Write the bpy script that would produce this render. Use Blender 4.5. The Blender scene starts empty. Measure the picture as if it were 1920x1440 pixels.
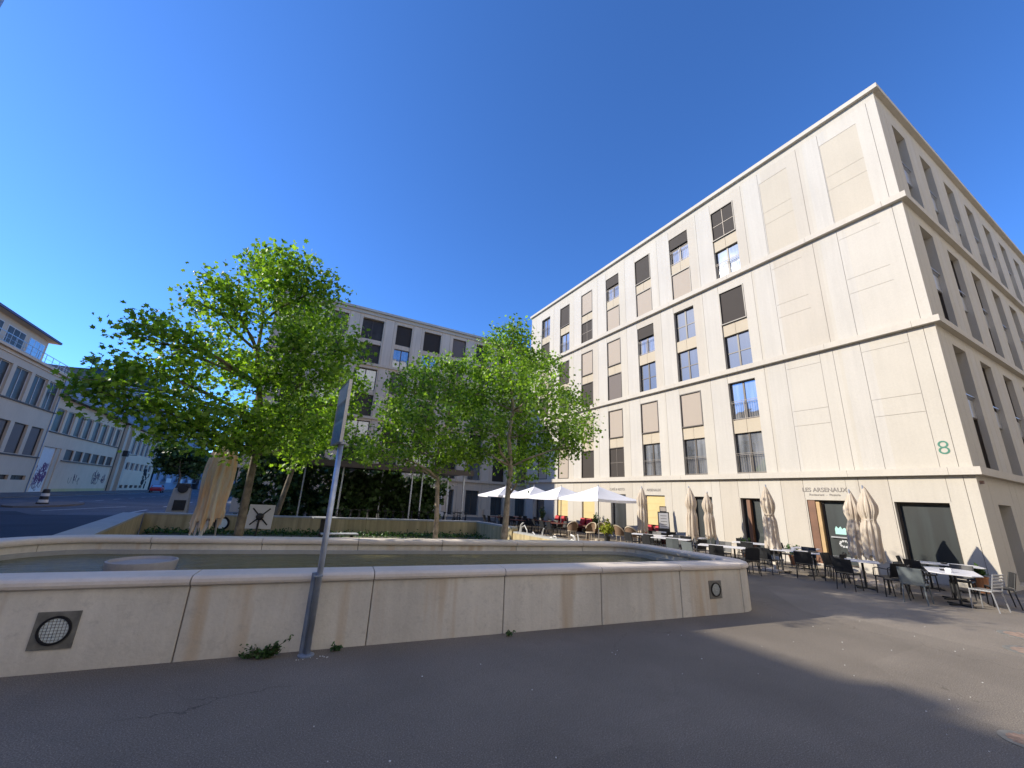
import bpy, bmesh, math, random
from mathutils import Vector, Matrix
import numpy as np
random.seed(7)
S = bpy.context.scene
COL = S.collection
R = math.radians

# ------------------------------------------------------------------ camera
cam = bpy.data.cameras.new('camera'); camo = bpy.data.objects.new('camera', cam); COL.objects.link(camo)
cam.sensor_width = 36; cam.lens = 14.014; cam.clip_start = 0.05; cam.clip_end = 3000
rt = Vector((0.87009, -0.49075, 0.04597)); upv = Vector((-0.17404, -0.21863, 0.96016)); bk = Vector((-0.46115, -0.84343, -0.27564))
m3 = Matrix((rt, upv, bk)).transposed()
camo.matrix_world = Matrix.Translation((0, 0, 2.05)) @ m3.to_4x4()
S.camera = camo
# ------------------------------------------------------------------ light
SUN_EL = R(28); sdir = Vector((-0.875*math.cos(SUN_EL), 0.485*math.cos(SUN_EL), math.sin(SUN_EL)))
W = bpy.data.worlds.new("World"); S.world = W; W.use_nodes = True
wn = W.node_tree.nodes; wl = W.node_tree.links; wn.clear()
sky = wn.new('ShaderNodeTexSky'); sky.sky_type = 'NISHITA'; sky.sun_disc = False
sky.sun_elevation = SUN_EL; sky.sun_rotation = math.atan2(sdir.x, sdir.y)
sky.altitude = 1300; sky.air_density = 1.0; sky.dust_density = 0.35; sky.ozone_density = 10.0
bg = wn.new('ShaderNodeBackground'); bg.inputs['Strength'].default_value = 0.15
wo = wn.new('ShaderNodeOutputWorld'); tint = wn.new('ShaderNodeMix'); tint.data_type = 'RGBA'; tint.blend_type = 'MULTIPLY'; tint.inputs[0].default_value = 1.0; tint.inputs[7].default_value = (0.84, 0.99, 1.12, 1)
wl.new(sky.outputs[0], tint.inputs[6]); wl.new(tint.outputs[2], bg.inputs[0]); wl.new(bg.outputs[0], wo.inputs[0])
sl = bpy.data.lights.new('sun', 'SUN'); sl.energy = 3.85; sl.angle = R(0.5); sl.color = (1.0, 0.915, 0.78)
so = bpy.data.objects.new('sun', sl); COL.objects.link(so); so.location = (-40, 20, 40)
so.rotation_euler = (-sdir).to_track_quat('-Z', 'Y').to_euler()
S.view_settings.view_transform = 'Standard'; S.view_settings.look = 'None'
S.view_settings.exposure = 0.8; S.view_settings.gamma = 1
S.render.engine = 'CYCLES'; S.cycles.max_bounces = 8; S.cycles.transparent_max_bounces = 16
S.cycles.use_denoising = True

# ------------------------------------------------------------------ materials
def newmat(name):
    m = bpy.data.materials.new(name); m.use_nodes = True
    nt = m.node_tree; nt.nodes.clear()
    out = nt.nodes.new('ShaderNodeOutputMaterial')
    b = nt.nodes.new('ShaderNodeBsdfPrincipled'); nt.links.new(b.outputs[0], out.inputs[0])
    return m, nt, b, out
def N(nt, t, **k):
    n = nt.nodes.new(t)
    for a, v in k.items():
        if a.startswith('i_'): n.inputs[a[2:]].default_value = v
        else: setattr(n, a, v)
    return n
def coords(nt, scale=(1, 1, 1), obj=False):
    mp = N(nt, 'ShaderNodeMapping'); mp.inputs['Scale'].default_value = scale
    if obj:
        g = N(nt, 'ShaderNodeTexCoord'); nt.links.new(g.outputs['Object'], mp.inputs['Vector'])
    else:
        g = N(nt, 'ShaderNodeNewGeometry'); nt.links.new(g.outputs['Position'], mp.inputs['Vector'])
    return mp.outputs[0]
def noise(nt, vec, scale, detail=4, rough=0.55):
    n = N(nt, 'ShaderNodeTexNoise'); n.inputs['Scale'].default_value = scale
    n.inputs['Detail'].default_value = detail; n.inputs['Roughness'].default_value = rough
    nt.links.new(vec, n.inputs['Vector']); return n.outputs['Fac']
def ramp(nt, fac, stops):
    r = N(nt, 'ShaderNodeValToRGB'); e = r.color_ramp.elements
    while len(e) < len(stops): e.new(0.5)
    for i, (p, c) in enumerate(stops):
        e[i].position = p; e[i].color = (c[0], c[1], c[2], 1) if not isinstance(c, float) else (c, c, c, 1)
    nt.links.new(fac, r.inputs[0]); return r.outputs[0]
def mixc(nt, a, b, fac, mode='MIX'):
    x = N(nt, 'ShaderNodeMix', data_type='RGBA', blend_type=mode)
    def put(sock, v):
        if hasattr(v, 'is_linked') or hasattr(v, 'links'): nt.links.new(v, sock)
        elif isinstance(v, (int, float)): sock.default_value = v
        else: sock.default_value = (v[0], v[1], v[2], 1)
    put(x.inputs[0], fac); put(x.inputs[6], a); put(x.inputs[7], b)
    return x.outputs[2]
def bump(nt, b, h, strength=0.3, dist=0.02):
    bp = N(nt, 'ShaderNodeBump'); bp.inputs['Strength'].default_value = strength; bp.inputs['Distance'].default_value = dist
    nt.links.new(h, bp.inputs['Height']); nt.links.new(bp.outputs[0], b.inputs['Normal'])
def surf(name, col, rough=0.7, var=0.12, scale=3.0, metal=0.0, bmp=0.0, spec=0.5, bscale=40):
    m, nt, b, o = newmat(name)
    v = coords(nt); f = noise(nt, v, scale)
    lo = [max(0, c*(1-var)) for c in col]; hi = [min(1, c*(1+var)) for c in col]
    nt.links.new(ramp(nt, f, [(0.3, lo), (0.7, hi)]), b.inputs['Base Color'])
    b.inputs['Roughness'].default_value = rough; b.inputs['Metallic'].default_value = metal
    b.inputs['Specular IOR Level'].default_value = spec
    if bmp: bump(nt, b, noise(nt, v, bscale), bmp, 0.01)
    return m
def concrete(name, col, var=0.10, streak=0.10, stain=None, stainz=None, rib=False, bmp=0.15, rough=0.85, warm=0.0, ledge=False):
    m, nt, b, o = newmat(name)
    v = coords(nt)
    big = ramp(nt, noise(nt, v, 0.45, 3), [(0.3, [c*(1-var) for c in col]), (0.7, [min(1, c*(1+var*0.6)) for c in col])])
    sv = coords(nt, (6, 6, 0.35))
    st = ramp(nt, noise(nt, sv, 1.0, 5), [(0.35, 1-streak), (0.65, 1.0)])
    c = mixc(nt, big, st, 1.0, 'MULTIPLY')
    fine = ramp(nt, noise(nt, v, 22, 4, 0.7), [(0.3, 0.93), (0.6, 1.0)])
    c = mixc(nt, c, fine, 1.0, 'MULTIPLY')
    if stain:
        s2 = ramp(nt, noise(nt, coords(nt, (3.2, 3.2, 0.22)), 1.0, 3, 0.5), [(0.56, 0.0), (0.70, 1.0)])
        c = mixc(nt, c, stain, s2)
        spots = ramp(nt, noise(nt, v, 7, 6, 0.75), [(0.54, 0.0), (0.70, 0.40)])
        c = mixc(nt, c, [k*0.55 for k in col], spots)
    if ledge:   # rain streaks that start under each projecting ledge
        sx = N(nt, 'ShaderNodeSeparateXYZ'); nt.links.new(v, sx.inputs[0]); acc = None
        for zt in (3.47, 8.80, 14.10, 19.70):
            mr = N(nt, 'ShaderNodeMapRange'); mr.inputs[1].default_value = zt-1.3; mr.inputs[2].default_value = zt; nt.links.new(sx.outputs[2], mr.inputs[0])
            lt = N(nt, 'ShaderNodeMath', operation='LESS_THAN'); nt.links.new(sx.outputs[2], lt.inputs[0]); lt.inputs[1].default_value = zt+.02
            mm = N(nt, 'ShaderNodeMath', operation='MULTIPLY'); nt.links.new(mr.outputs[0], mm.inputs[0]); nt.links.new(lt.outputs[0], mm.inputs[1])
            if acc is None: acc = mm.outputs[0]
            else:
                ad = N(nt, 'ShaderNodeMath', operation='MAXIMUM'); nt.links.new(acc, ad.inputs[0]); nt.links.new(mm.outputs[0], ad.inputs[1]); acc = ad.outputs[0]
        sn = ramp(nt, noise(nt, coords(nt, (4.5, 4.5, .12)), 1.0, 5, .65), [(0.50, 0.0), (0.68, 1.0)])
        ml = N(nt, 'ShaderNodeMath', operation='MULTIPLY'); nt.links.new(acc, ml.inputs[0]); nt.links.new(sn, ml.inputs[1])
        m2 = N(nt, 'ShaderNodeMath', operation='MULTIPLY'); nt.links.new(ml.outputs[0], m2.inputs[0]); m2.inputs[1].default_value = .30
        c = mixc(nt, c, [k*.72 for k in col], m2.outputs[0])
    nt.links.new(c, b.inputs['Base Color'])
    b.inputs['Roughness'].default_value = rough; b.inputs['Specular IOR Level'].default_value = 0.25
    h = noise(nt, coords(nt, (60, 60, 1.5)) if rib else v, 1.0 if rib else 30, 5)
    bump(nt, b, h, 0.5 if rib else bmp, 0.01)
    return m
M = {}
M['wall'] = concrete('cream_precast_concrete', (0.505, 0.468, 0.398), 0.04, 0.04, ledge=True)
M['pier'] = concrete('brushed_pale_concrete', (0.515, 0.485, 0.43), 0.04, 0.06, rib=True, ledge=True)
M['wall2'] = concrete('cream_precast_lighter', (0.522, 0.487, 0.422), 0.04, 0.04, ledge=True)
M['wall3'] = concrete('cream_precast_duller', (0.488, 0.445, 0.375), 0.04, 0.04, ledge=True)
M['tan'] = concrete('tan_concrete_panel', (0.485, 0.435, 0.35), 0.05, 0.03)
M['spandrel'] = concrete('yellowish_spandrel', (0.485, 0.42, 0.315), 0.04, 0.02)
M['joint'] = surf('joint_dark', (0.20, 0.17, 0.14), 0.95)
M['belt'] = concrete('belt_concrete', (0.53, 0.49, 0.42), 0.06, 0.04)
M['wallC'] = concrete('rear_concrete', (0.70, 0.58, 0.44), 0.06, 0.13)
M['pierC'] = concrete('rear_brushed_concrete', (0.71, 0.61, 0.49), 0.06, 0.14, rib=True)
M['basin'] = concrete('weathered_basin_concrete', (0.73, 0.685, 0.595), 0.20, 0.09, stain=(0.56, 0.46, 0.34), bmp=0.35)
M['basin_top'] = concrete('coping_concrete', (0.74, 0.66, 0.57), 0.12, 0.05, bmp=0.3)
M['planterw'] = concrete('old_planter_concrete', (0.56, 0.46, 0.27), 0.15, 0.3, stain=(0.34, 0.27, 0.14), bmp=0.3)
M['plantertop'] = concrete('planter_top_concrete', (0.42, 0.42, 0.40), 0.12, 0.1)
M['algae'] = surf('algae_floor', (0.10, 0.095, 0.035), 0.8, 0.5, 1.2)
M['frame'] = surf('bronze_frame', (0.055, 0.042, 0.032), 0.45, 0.1)
M['metal_lt'] = surf('light_metal', (0.45, 0.46, 0.48), 0.35, 0.05, metal=0.6)
M['railm'] = surf('bronze_railing', (0.20, 0.175, 0.15), 0.5, 0.05, metal=0.3)
M['galv'] = surf('galvanised_steel', (0.44, 0.48, 0.54), 0.42, 0.15, 9, metal=0.7)
M['galvdark'] = surf('blue_grey_sleeve', (0.25, 0.30, 0.38), 0.5, 0.2, 6, metal=0.4)
M['black'] = surf('black_plastic', (0.016, 0.017, 0.019), 0.5, 0.2, 5)
M['blackm'] = surf('black_steel', (0.02, 0.02, 0.022), 0.4, 0.2, 5, metal=0.3)
M['greychair'] = surf('grey_plastic', (0.13, 0.15, 0.155), 0.5, 0.1)
M['whitetop'] = surf('white_laminate', (0.62, 0.62, 0.64), 0.35, 0.04)
M['whitecloth'] = surf('white_canvas', (0.78, 0.78, 0.80), 0.85, 0.04)
M['red'] = surf('red_cushion', (0.50, 0.045, 0.05), 0.8, 0.15)
M['darkred'] = surf('dark_red_wood', (0.12, 0.025, 0.02), 0.6, 0.2)
M['yellow'] = surf('yellow_blind', (0.58, 0.45, 0.21), 0.8, 0.05)
M['wood'] = surf('light_wood', (0.45, 0.30, 0.14), 0.6, 0.12)
M['brownwood'] = surf('brown_jamb', (0.16, 0.075, 0.04), 0.55, 0.15)
M['wicker'] = surf('pale_wicker', (0.52, 0.44, 0.33), 0.8, 0.15, 30, bmp=0.5)
M['wickerdark'] = surf('brown_wicker', (0.16, 0.10, 0.06), 0.8, 0.2, 30, bmp=0.5)
M['soil'] = surf('planting_soil', (0.09, 0.085, 0.045), 0.95, 0.5, 2.5, bmp=0.6, bscale=12)
M['bark'] = surf('plane_bark', (0.16, 0.135, 0.095), 0.9, 0.45, 7, bmp=0.5, bscale=18)
M['bark_lt'] = surf('pale_bark', (0.34, 0.28, 0.21), 0.9, 0.4, 8, bmp=0.4)
M['slate'] = surf('slate_roof', (0.055, 0.075, 0.085), 0.8, 0.1, spec=0.2)
M['eave'] = surf('violet_eave', (0.10, 0.09, 0.17), 0.6, 0.1)
M['brown'] = surf('brown_eave', (0.10, 0.075, 0.06), 0.7, 0.2)
M['wallD'] = concrete('grey_render', (0.62, 0.50, 0.375), 0.05, 0.06)
M['wallE'] = concrete('pink_beige_render', (0.72, 0.55, 0.39), 0.06, 0.07)
M['wallG'] = concrete('blue_grey_render', (0.26, 0.32, 0.42), 0.05, 0.03)
M['plinthE'] = concrete('yellow_plinth', (0.58, 0.48, 0.24), 0.1, 0.15)
M['white'] = surf('white_paint', (0.66, 0.65, 0.63), 0.6, 0.05)
M['mark'] = surf('road_paint', (0.45, 0.46, 0.46), 0.7, 0.3, 8)
M['carred'] = surf('red_car_paint', (0.45, 0.03, 0.035), 0.25, 0.03)
M['carsilver'] = surf('silver_car_paint', (0.42, 0.45, 0.5), 0.25, 0.03, metal=0.4)
M['rubber'] = surf('rubber', (0.02, 0.02, 0.02), 0.8)
M['purple'] = surf('purple_spray', (0.14, 0.09, 0.20), 0.7, 0.1)
M['greyspray'] = surf('dark_spray', (0.10, 0.09, 0.12), 0.7, 0.1)
M['green8'] = surf('green_number', (0.035, 0.17, 0.11), 0.5, 0.05)
M['letter'] = surf('grey_lettering', (0.19, 0.17, 0.15), 0.5, 0.05)
M['terracotta'] = surf('terracotta', (0.38, 0.17, 0.08), 0.8, 0.1)
M['bowl'] = concrete('grey_bowl_stone', (0.44, 0.42, 0.42), 0.12, 0.1)
M['mint'] = surf('mint_sticker', (0.35, 0.62, 0.55), 0.5, 0.05)
M['lens'] = surf('frosted_lens', (0.80, 0.88, 0.90), 0.25, 0.1, 20)
M['rust'] = surf('rusty_iron', (0.30, 0.205, 0.16), 0.8, 0.35, 14, metal=0.2)
M['lightring'] = surf('lamp_plate', (0.17, 0.165, 0.145), 0.55, 0.3, 9)

def blindmat(name, col, f=70.0):
    m, nt, b, o = newmat(name)
    w = N(nt, 'ShaderNodeTexWave', wave_type='BANDS', bands_direction='Z'); w.inputs['Scale'].default_value = f/6.28
    nt.links.new(coords(nt), w.inputs['Vector'])
    nt.links.new(ramp(nt, w.outputs['Fac'], [(0.0, [c*0.9 for c in col]), (1.0, col)]), b.inputs['Base Color'])
    b.inputs['Roughness'].default_value = 0.8; return m
M['blind'] = blindmat('beige_blind', (0.385, 0.325, 0.26))
M['blindC'] = blindmat('taupe_blind', (0.16, 0.135, 0.12))
M['screen'] = blindmat('dark_screen', (0.036, 0.028, 0.022), 90)

def glassmat(name, tint, refl, rough=0.03, curtain=0.0, ior=1.5, gcol=1.0):
    m, nt, b, o = newmat(name)
    v = coords(nt, (1.3, 1.3, 0.12))
    c = ramp(nt, noise(nt, v, 1.6, 3), [(0.42, tint), (0.62, [min(1, t*2.2+curtain) for t in tint])])
    nt.links.new(c, b.inputs['Base Color']); b.inputs['Roughness'].default_value = 0.5
    gl = N(nt, 'ShaderNodeBsdfGlossy'); gl.inputs['Roughness'].default_value = rough
    gl.inputs['Color'].default_value = (0.85*gcol, 0.92*gcol, gcol, 1)
    fr = N(nt, 'ShaderNodeFresnel'); fr.inputs['IOR'].default_value = ior
    ad = N(nt, 'ShaderNodeMath', operation='ADD', use_clamp=True); nt.links.new(fr.outputs[0], ad.inputs[0]); ad.inputs[1].default_value = refl
    mx = N(nt, 'ShaderNodeMixShader'); nt.links.new(ad.outputs[0], mx.inputs[0]); nt.links.new(b.outputs[0], mx.inputs[1]); nt.links.new(gl.outputs[0], mx.inputs[2])
    nt.links.new(mx.outputs[0], o.inputs[0])
    nz = noise(nt, coords(nt), 0.9, 2)
    bp = N(nt, 'ShaderNodeBump'); bp.inputs['Strength'].default_value = 0.02; bp.inputs['Distance'].default_value = 0.5
    nt.links.new(nz, bp.inputs['Height']); nt.links.new(bp.outputs[0], gl.inputs['Normal'])
    return m
M['glass'] = glassmat('window_glass', (0.03, 0.035, 0.04), 0.30, curtain=0.16)
M['glassdark'] = glassmat('dark_window_glass', (0.016, 0.018, 0.02), 0.10)
M['dull'] = surf('dull_window_glass', (0.050, 0.045, 0.042), 0.35, 0.6, 0.7, spec=0.2)
M['bounce'] = concrete('bounce_cream', (0.90, 0.80, 0.64), 0.03, 0.04)  # very pale so the added block behind the viewer throws back more sunlight
M['shopglass'] = glassmat('shop_glass', (0.010, 0.014, 0.014), 0.0, ior=1.3, gcol=0.5)

def clothmat(name, col, col2, trans=0.35):
    m, nt, b, o = newmat(name)
    c = ramp(nt, noise(nt, coords(nt, (5, 5, 0.8)), 1.6, 3), [(0.35, col), (0.65, col2)])
    nt.links.new(c, b.inputs['Base Color']); b.inputs['Roughness'].default_value = 0.85
    t = N(nt, 'ShaderNodeBsdfTranslucent'); nt.links.new(c, t.inputs[0])
    mx = N(nt, 'ShaderNodeMixShader'); mx.inputs[0].default_value = trans
    nt.links.new(b.outputs[0], mx.inputs[1]); nt.links.new(t.outputs[0], mx.inputs[2]); nt.links.new(mx.outputs[0], o.inputs[0])
    bump(nt, b, noise(nt, coords(nt, (6, 6, 1)), 4, 3), 0.4, 0.03)
    return m
M['foldcloth'] = clothmat('beige_folded_canvas', (0.60, 0.50, 0.385), (0.76, 0.68, 0.56))
M['bigcloth'] = clothmat('peach_folded_canvas', (0.94, 0.64, 0.38), (0.95, 0.88, 0.78), 0.28)

def leafmat(name, a, b_, trans=0.45, bark=False):
    m, nt, b, o = newmat(name)
    g = N(nt, 'ShaderNodeNewGeometry')
    c = ramp(nt, g.outputs['Random Per Island'], [(0.0, a), (0.75, b_), (1.0, [min(1, k*1.5) for k in b_])])
    nt.links.new(c, b.inputs['Base Color']); b.inputs['Roughness'].default_value = 0.42; b.inputs['Specular IOR Level'].default_value = 0.4
    tc = mixc(nt, c, (1.15, 1.25, 0.38), 1.0, 'MULTIPLY')
    t = N(nt, 'ShaderNodeBsdfTranslucent'); nt.links.new(tc, t.inputs[0])
    mx = N(nt, 'ShaderNodeMixShader'); mx.inputs[0].default_value = trans
    nt.links.new(b.outputs[0], mx.inputs[1]); nt.links.new(t.outputs[0], mx.inputs[2]); nt.links.new(mx.outputs[0], o.inputs[0])
    return m
M['leaf'] = leafmat('plane_leaf', (0.06, 0.15, 0.022), (0.27, 0.42, 0.06), 0.5)
M['leafdark'] = leafmat('dark_leaf', (0.028, 0.06, 0.022), (0.075, 0.135, 0.045), 0.3)
M['leafyellow'] = leafmat('yellow_green_leaf', (0.22, 0.26, 0.03), (0.38, 0.42, 0.06), 0.4)
M['weed'] = leafmat('weed_leaf', (0.03, 0.075, 0.025), (0.07, 0.14, 0.045), 0.3)

def asphalt(name, col, patch=0.16, tan=0.0):
    m, nt, b, o = newmat(name)
    v = coords(nt)
    c = ramp(nt, noise(nt, v, 0.5, 4), [(0.3, [k*(1-patch) for k in col]), (0.7, [k*(1+patch) for k in col])])
    sp = ramp(nt, noise(nt, v, 85, 3, 0.8), [(0.35, 0.55), (0.55, 1.0), (0.70, 2.1)])
    c = mixc(nt, c, sp, 1.0, 'MULTIPLY')
    vo = N(nt, 'ShaderNodeTexVoronoi'); vo.inputs['Scale'].default_value = 130; nt.links.new(v, vo.inputs['Vector'])
    c = mixc(nt, c, ramp(nt, vo.outputs['Color'], [(0.0, 0.75), (1.0, 1.25)]), 0.6, 'MULTIPLY')
    st = ramp(nt, noise(nt, v, 1.7, 5, 0.7), [(0.58, 0.0), (0.70, 0.35)])
    c = mixc(nt, c, [k*0.7 for k in col], st)
    pt_ = N(nt, 'ShaderNodeTexVoronoi', feature='F1', distance='CHEBYCHEV'); pt_.inputs['Scale'].default_value = .22; pt_.inputs['Randomness'].default_value = .85
    nt.links.new(v, pt_.inputs['Vector']); c = mixc(nt, c, ramp(nt, pt_.outputs['Color'], [(0.2, 0.86), (0.8, 1.12)]), 1.0, 'MULTIPLY')
    dv = N(nt, 'ShaderNodeVectorMath', operation='ADD'); nz3 = N(nt, 'ShaderNodeTexNoise'); nz3.inputs['Scale'].default_value = 1.6; nz3.inputs['Detail'].default_value = 5; nt.links.new(v, nz3.inputs['Vector'])
    nt.links.new(v, dv.inputs[0]); nt.links.new(nz3.outputs['Color'], dv.inputs[1])
    ck = N(nt, 'ShaderNodeTexVoronoi', feature='DISTANCE_TO_EDGE'); ck.inputs['Scale'].default_value = .30; nt.links.new(dv.outputs[0], ck.inputs['Vector'])
    cr = ramp(nt, ck.outputs['Distance'], [(0.0, 1.0), (0.0035, 0.0)])
    cg = ramp(nt, noise(nt, v, .35, 2), [(0.47, 0.0), (0.55, 0.75)]); cr = mixc(nt, cr, cg, 1.0, 'MULTIPLY')
    c = mixc(nt, c, [k*.35 for k in col], cr)
    sp3 = ramp(nt, noise(nt, v, 4.2, 6, .8), [(0.60, 0.0), (0.68, 0.30)]); c = mixc(nt, c, [k*.55 for k in col], sp3)
    v2 = N(nt, 'ShaderNodeTexVoronoi'); v2.inputs['Scale'].default_value = 26; nt.links.new(v, v2.inputs['Vector'])
    chip = ramp(nt, v2.outputs['Distance'], [(0.0, 0.3), (0.05, 0.0)])
    gate = ramp(nt, noise(nt, v, 6, 2), [(0.52, 0.0), (0.6, 1.0)])
    chip = mixc(nt, chip, gate, 1.0, 'MULTIPLY'); c = mixc(nt, c, [min(1, k*2.6) for k in col], chip)
    nt.links.new(c, b.inputs['Base Color']); b.inputs['Roughness'].default_value = 0.88; b.inputs['Specular IOR Level'].default_value = 0.3
    bump(nt, b, noise(nt, v, 110, 3, 0.7), 0.35, 0.006)
    return m
M['asphalt'] = asphalt('plaza_asphalt', (0.208, 0.180, 0.146))
M['road'] = asphalt('road_asphalt', (0.10, 0.115, 0.14))
M['freshroad'] = asphalt('fresh_asphalt', (0.028, 0.040, 0.062))
M['pave'] = asphalt('pavement', (0.17, 0.16, 0.155))

m, nt, b, o = newmat('basin_water')
b.inputs['Base Color'].default_value = (0.17, 0.155, 0.06, 1); b.inputs['Roughness'].default_value = 0.06
b.inputs['IOR'].default_value = 1.33; b.inputs['Alpha'].default_value = 0.85
bump(nt, b, noise(nt, coords(nt, (1, 3.5, 1)), 2.6, 4), 0.9, 0.10)
M['water'] = m

# ------------------------------------------------------------------ mesh helpers
class MB:
    def __init__(s): s.v = []; s.f = []; s.m = []
    def quad(s, a, b, c, d, mi=0):
        n = len(s.v); s.v += [tuple(a), tuple(b), tuple(c), tuple(d)]; s.f.append((n, n+1, n+2, n+3)); s.m.append(mi)
    def poly(s, pts, mi=0):
        n = len(s.v); s.v += [tuple(p) for p in pts]; s.f.append(tuple(range(n, n+len(pts)))); s.m.append(mi)
    def box(s, x0, x1, y0, y1, z0, z1, mi=0, T=None, bev=0):
        pts = [Vector((x, y, z)) for z in (z0, z1) for x, y in ((x0, y0), (x1, y0), (x1, y1), (x0, y1))]
        if T is not None: pts = [T @ p for p in pts]
        n = len(s.v); s.v += [tuple(p) for p in pts]
        for f in ((3, 2, 1, 0), (4, 5, 6, 7), (0, 1, 5, 4), (1, 2, 6, 5), (2, 3, 7, 6), (3, 0, 4, 7)):
            s.f.append(tuple(n+i for i in f)); s.m.append(mi)
    def prism(s, outline, z0, z1, mi=0, T=None, top=1.0):
        k = len(outline); n = len(s.v)
        for z, sc in ((z0, 1.0), (z1, top)):
            for x, y in outline:
                p = Vector((x*sc, y*sc, z)); s.v.append(tuple(T @ p if T is not None else p))
        s.f.append(tuple(n+i for i in reversed(range(k)))); s.f.append(tuple(n+k+i for i in range(k))); s.m += [mi, mi]
        for i in range(k):
            j = (i+1) % k; s.f.append((n+i, n+j, n+k+j, n+k+i)); s.m.append(mi)
    def tube(s, pts, r, seg=8, mi=0, cap=True):
        pts = [Vector(p) for p in pts]; rs = r if isinstance(r, (list, tuple)) else [r]*len(pts)
        n0 = len(s.v); prev = None
        for i, p in enumerate(pts):
            d = (pts[min(i+1, len(pts)-1)] - pts[max(i-1, 0)]).normalized()
            if prev is None:
                a = Vector((0, 0, 1)) if abs(d.z) < 0.9 else Vector((1, 0, 0)); u = d.cross(a).normalized()
            else: u = (prev - d*prev.dot(d)).normalized()
            prev = u; w = d.cross(u)
            for k in range(seg):
                t = 2*math.pi*k/seg; s.v.append(tuple(p + (u*math.cos(t)+w*math.sin(t))*rs[i]))
        for i in range(len(pts)-1):
            for k in range(seg):
                a = n0+i*seg+k; b_ = n0+i*seg+(k+1) % seg; s.f.append((a, b_, b_+seg, a+seg)); s.m.append(mi)
        if cap:
            s.f.append(tuple(n0+k for k in reversed(range(seg)))); e = n0+(len(pts)-1)*seg
            s.f.append(tuple(e+k for k in range(seg))); s.m += [mi, mi]
    def lathe(s, prof, seg=20, mi=0, c=(0, 0), T=None):
        n0 = len(s.v)
        for r_, z in prof:
            for k in range(seg):
                t = 2*math.pi*k/seg; p = Vector((c[0]+r_*math.cos(t), c[1]+r_*math.sin(t), z)); s.v.append(tuple(T @ p if T is not None else p))
        for i in range(len(prof)-1):
            for k in range(seg):
                a = n0+i*seg+k; b_ = n0+i*seg+(k+1) % seg; s.f.append((a, b_, b_+seg, a+seg)); s.m.append(mi)
        if prof[0][0] > 0.001: s.f.append(tuple(n0+k for k in reversed(range(seg)))); s.m.append(mi)
        if prof[-1][0] > 0.001: e = n0+(len(prof)-1)*seg; s.f.append(tuple(e+k for k in range(seg))); s.m.append(mi)
    def build(s, name, mats, parent=None, smooth=False, bevel=0):
        me = bpy.data.meshes.new(name); me.from_pydata(s.v, [], s.f); me.update()
        if not isinstance(mats, (list, tuple)): mats = [mats]
        for q in mats: me.materials.append(q)
        if len(mats) > 1: me.polygons.foreach_set('material_index', s.m)
        if smooth: me.polygons.foreach_set('use_smooth', [True]*len(me.polygons))
        o = bpy.data.objects.new(name, me); COL.objects.link(o)
        if parent: o.parent = parent
        if bevel:
            bv = o.modifiers.new('bevel', 'BEVEL'); bv.width = bevel; bv.segments = 2; bv.limit_method = 'ANGLE'
        return o
def tag(o, label=None, cat=None, group=None, kind=None):
    if label: o['label'] = label
    if cat: o['category'] = cat
    if group: o['group'] = group
    if kind: o['kind'] = kind
    return o
def empty(name, loc, rz=0, label=None, cat=None, group=None):
    o = bpy.data.objects.new(name, None); COL.objects.link(o); o.location = loc; o.rotation_euler = (0, 0, rz)
    o.empty_display_size = 0.2
    return tag(o, label, cat, group)
def kids(o): return [c for c in bpy.data.objects if c.parent == o]
def copy_tree(o, parent=None, cache={}):
    key = o.name
    c = o.copy(); COL.objects.link(c); c.parent = parent
    if key not in cache: cache[key] = kids(o)
    for ch in cache[key]: copy_tree(ch, c)
    return c
def text_mesh(txt, size, parent, mat, T, name='lettering', ext=0.006, align='CENTER', bold=0.0):
    cu = bpy.data.curves.new('t', 'FONT'); cu.body = txt; cu.size = size; cu.extrude = ext; cu.align_x = align; cu.offset = bold
    to = bpy.data.objects.new('t', cu); COL.objects.link(to)
    dg = bpy.context.evaluated_depsgraph_get(); me = bpy.data.meshes.new_from_object(to.evaluated_get(dg))
    me.name = name; me.transform(T); me.materials.clear(); me.materials.append(mat)
    bpy.data.objects.remove(to)
    o = bpy.data.objects.new(name, me); COL.objects.link(o); o.parent = parent
    return o
WROOT = {}
def wroot(name, loc, label, cat, group=None):
    o = empty(name, loc, 0, label, cat, group); WROOT[o.name] = Matrix.Translation(-Vector(loc)); return o
def adopt(o, root):
    o.parent = root
    if root.name in WROOT: o.matrix_parent_inverse = WROOT[root.name]
    return o
def wbuild(mb, name, mats, root, **k):
    o = mb.build(name, mats, None, **k); return adopt(o, root)

# ------------------------------------------------------------------ the setting
g = MB(); g.quad((-600, -600, 0), (600, -600, 0), (600, 900, 0), (-600, 900, 0)); tag(g.build('ground', M['asphalt']), kind='structure')
g = MB(); g.quad((-21, -60, .004), (-4.9, -60, .004), (-4.9, 420, .004), (-21, 420, .004)); tag(g.build('road', M['road']), kind='structure')
g = MB(); g.poly([(-21, 6, .008), (-4.9, 6, .008), (-4.9, 33.5, .008), (-11.5, 32.6, .008), (-13.2, 35.5, .008), (-21, 34.5, .008)]); tag(g.build('road_patch', M['freshroad']), kind='structure')
g = MB()
g.box(-26.0, -21, -60, 420, -.1, .13); tag(g.build('pavement', M['pave']), kind='structure')
g = MB()
for y in range(36, 150, 9):
    g.quad((-8.35, y, .012), (-8.15, y, .012), (-8.15, y+4, .012), (-8.35, y+4, .012))
for y in range(44, 200, 5): g.quad((-15.2, y, .012), (-15.05, y, .012), (-15.05, y+2.2, .012), (-15.2, y+2.2, .012))
g.quad((-12.6, 36.5, .012), (-12.4, 36.5, .012), (-10.3, 44, .012), (-10.5, 44, .012))
g.quad((-20.6, 60, .012), (-20.45, 60, .012), (-20.45, 200, .012), (-20.6, 200, .012))
tag(g.build('road_marking', M['mark']), kind='structure')
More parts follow.
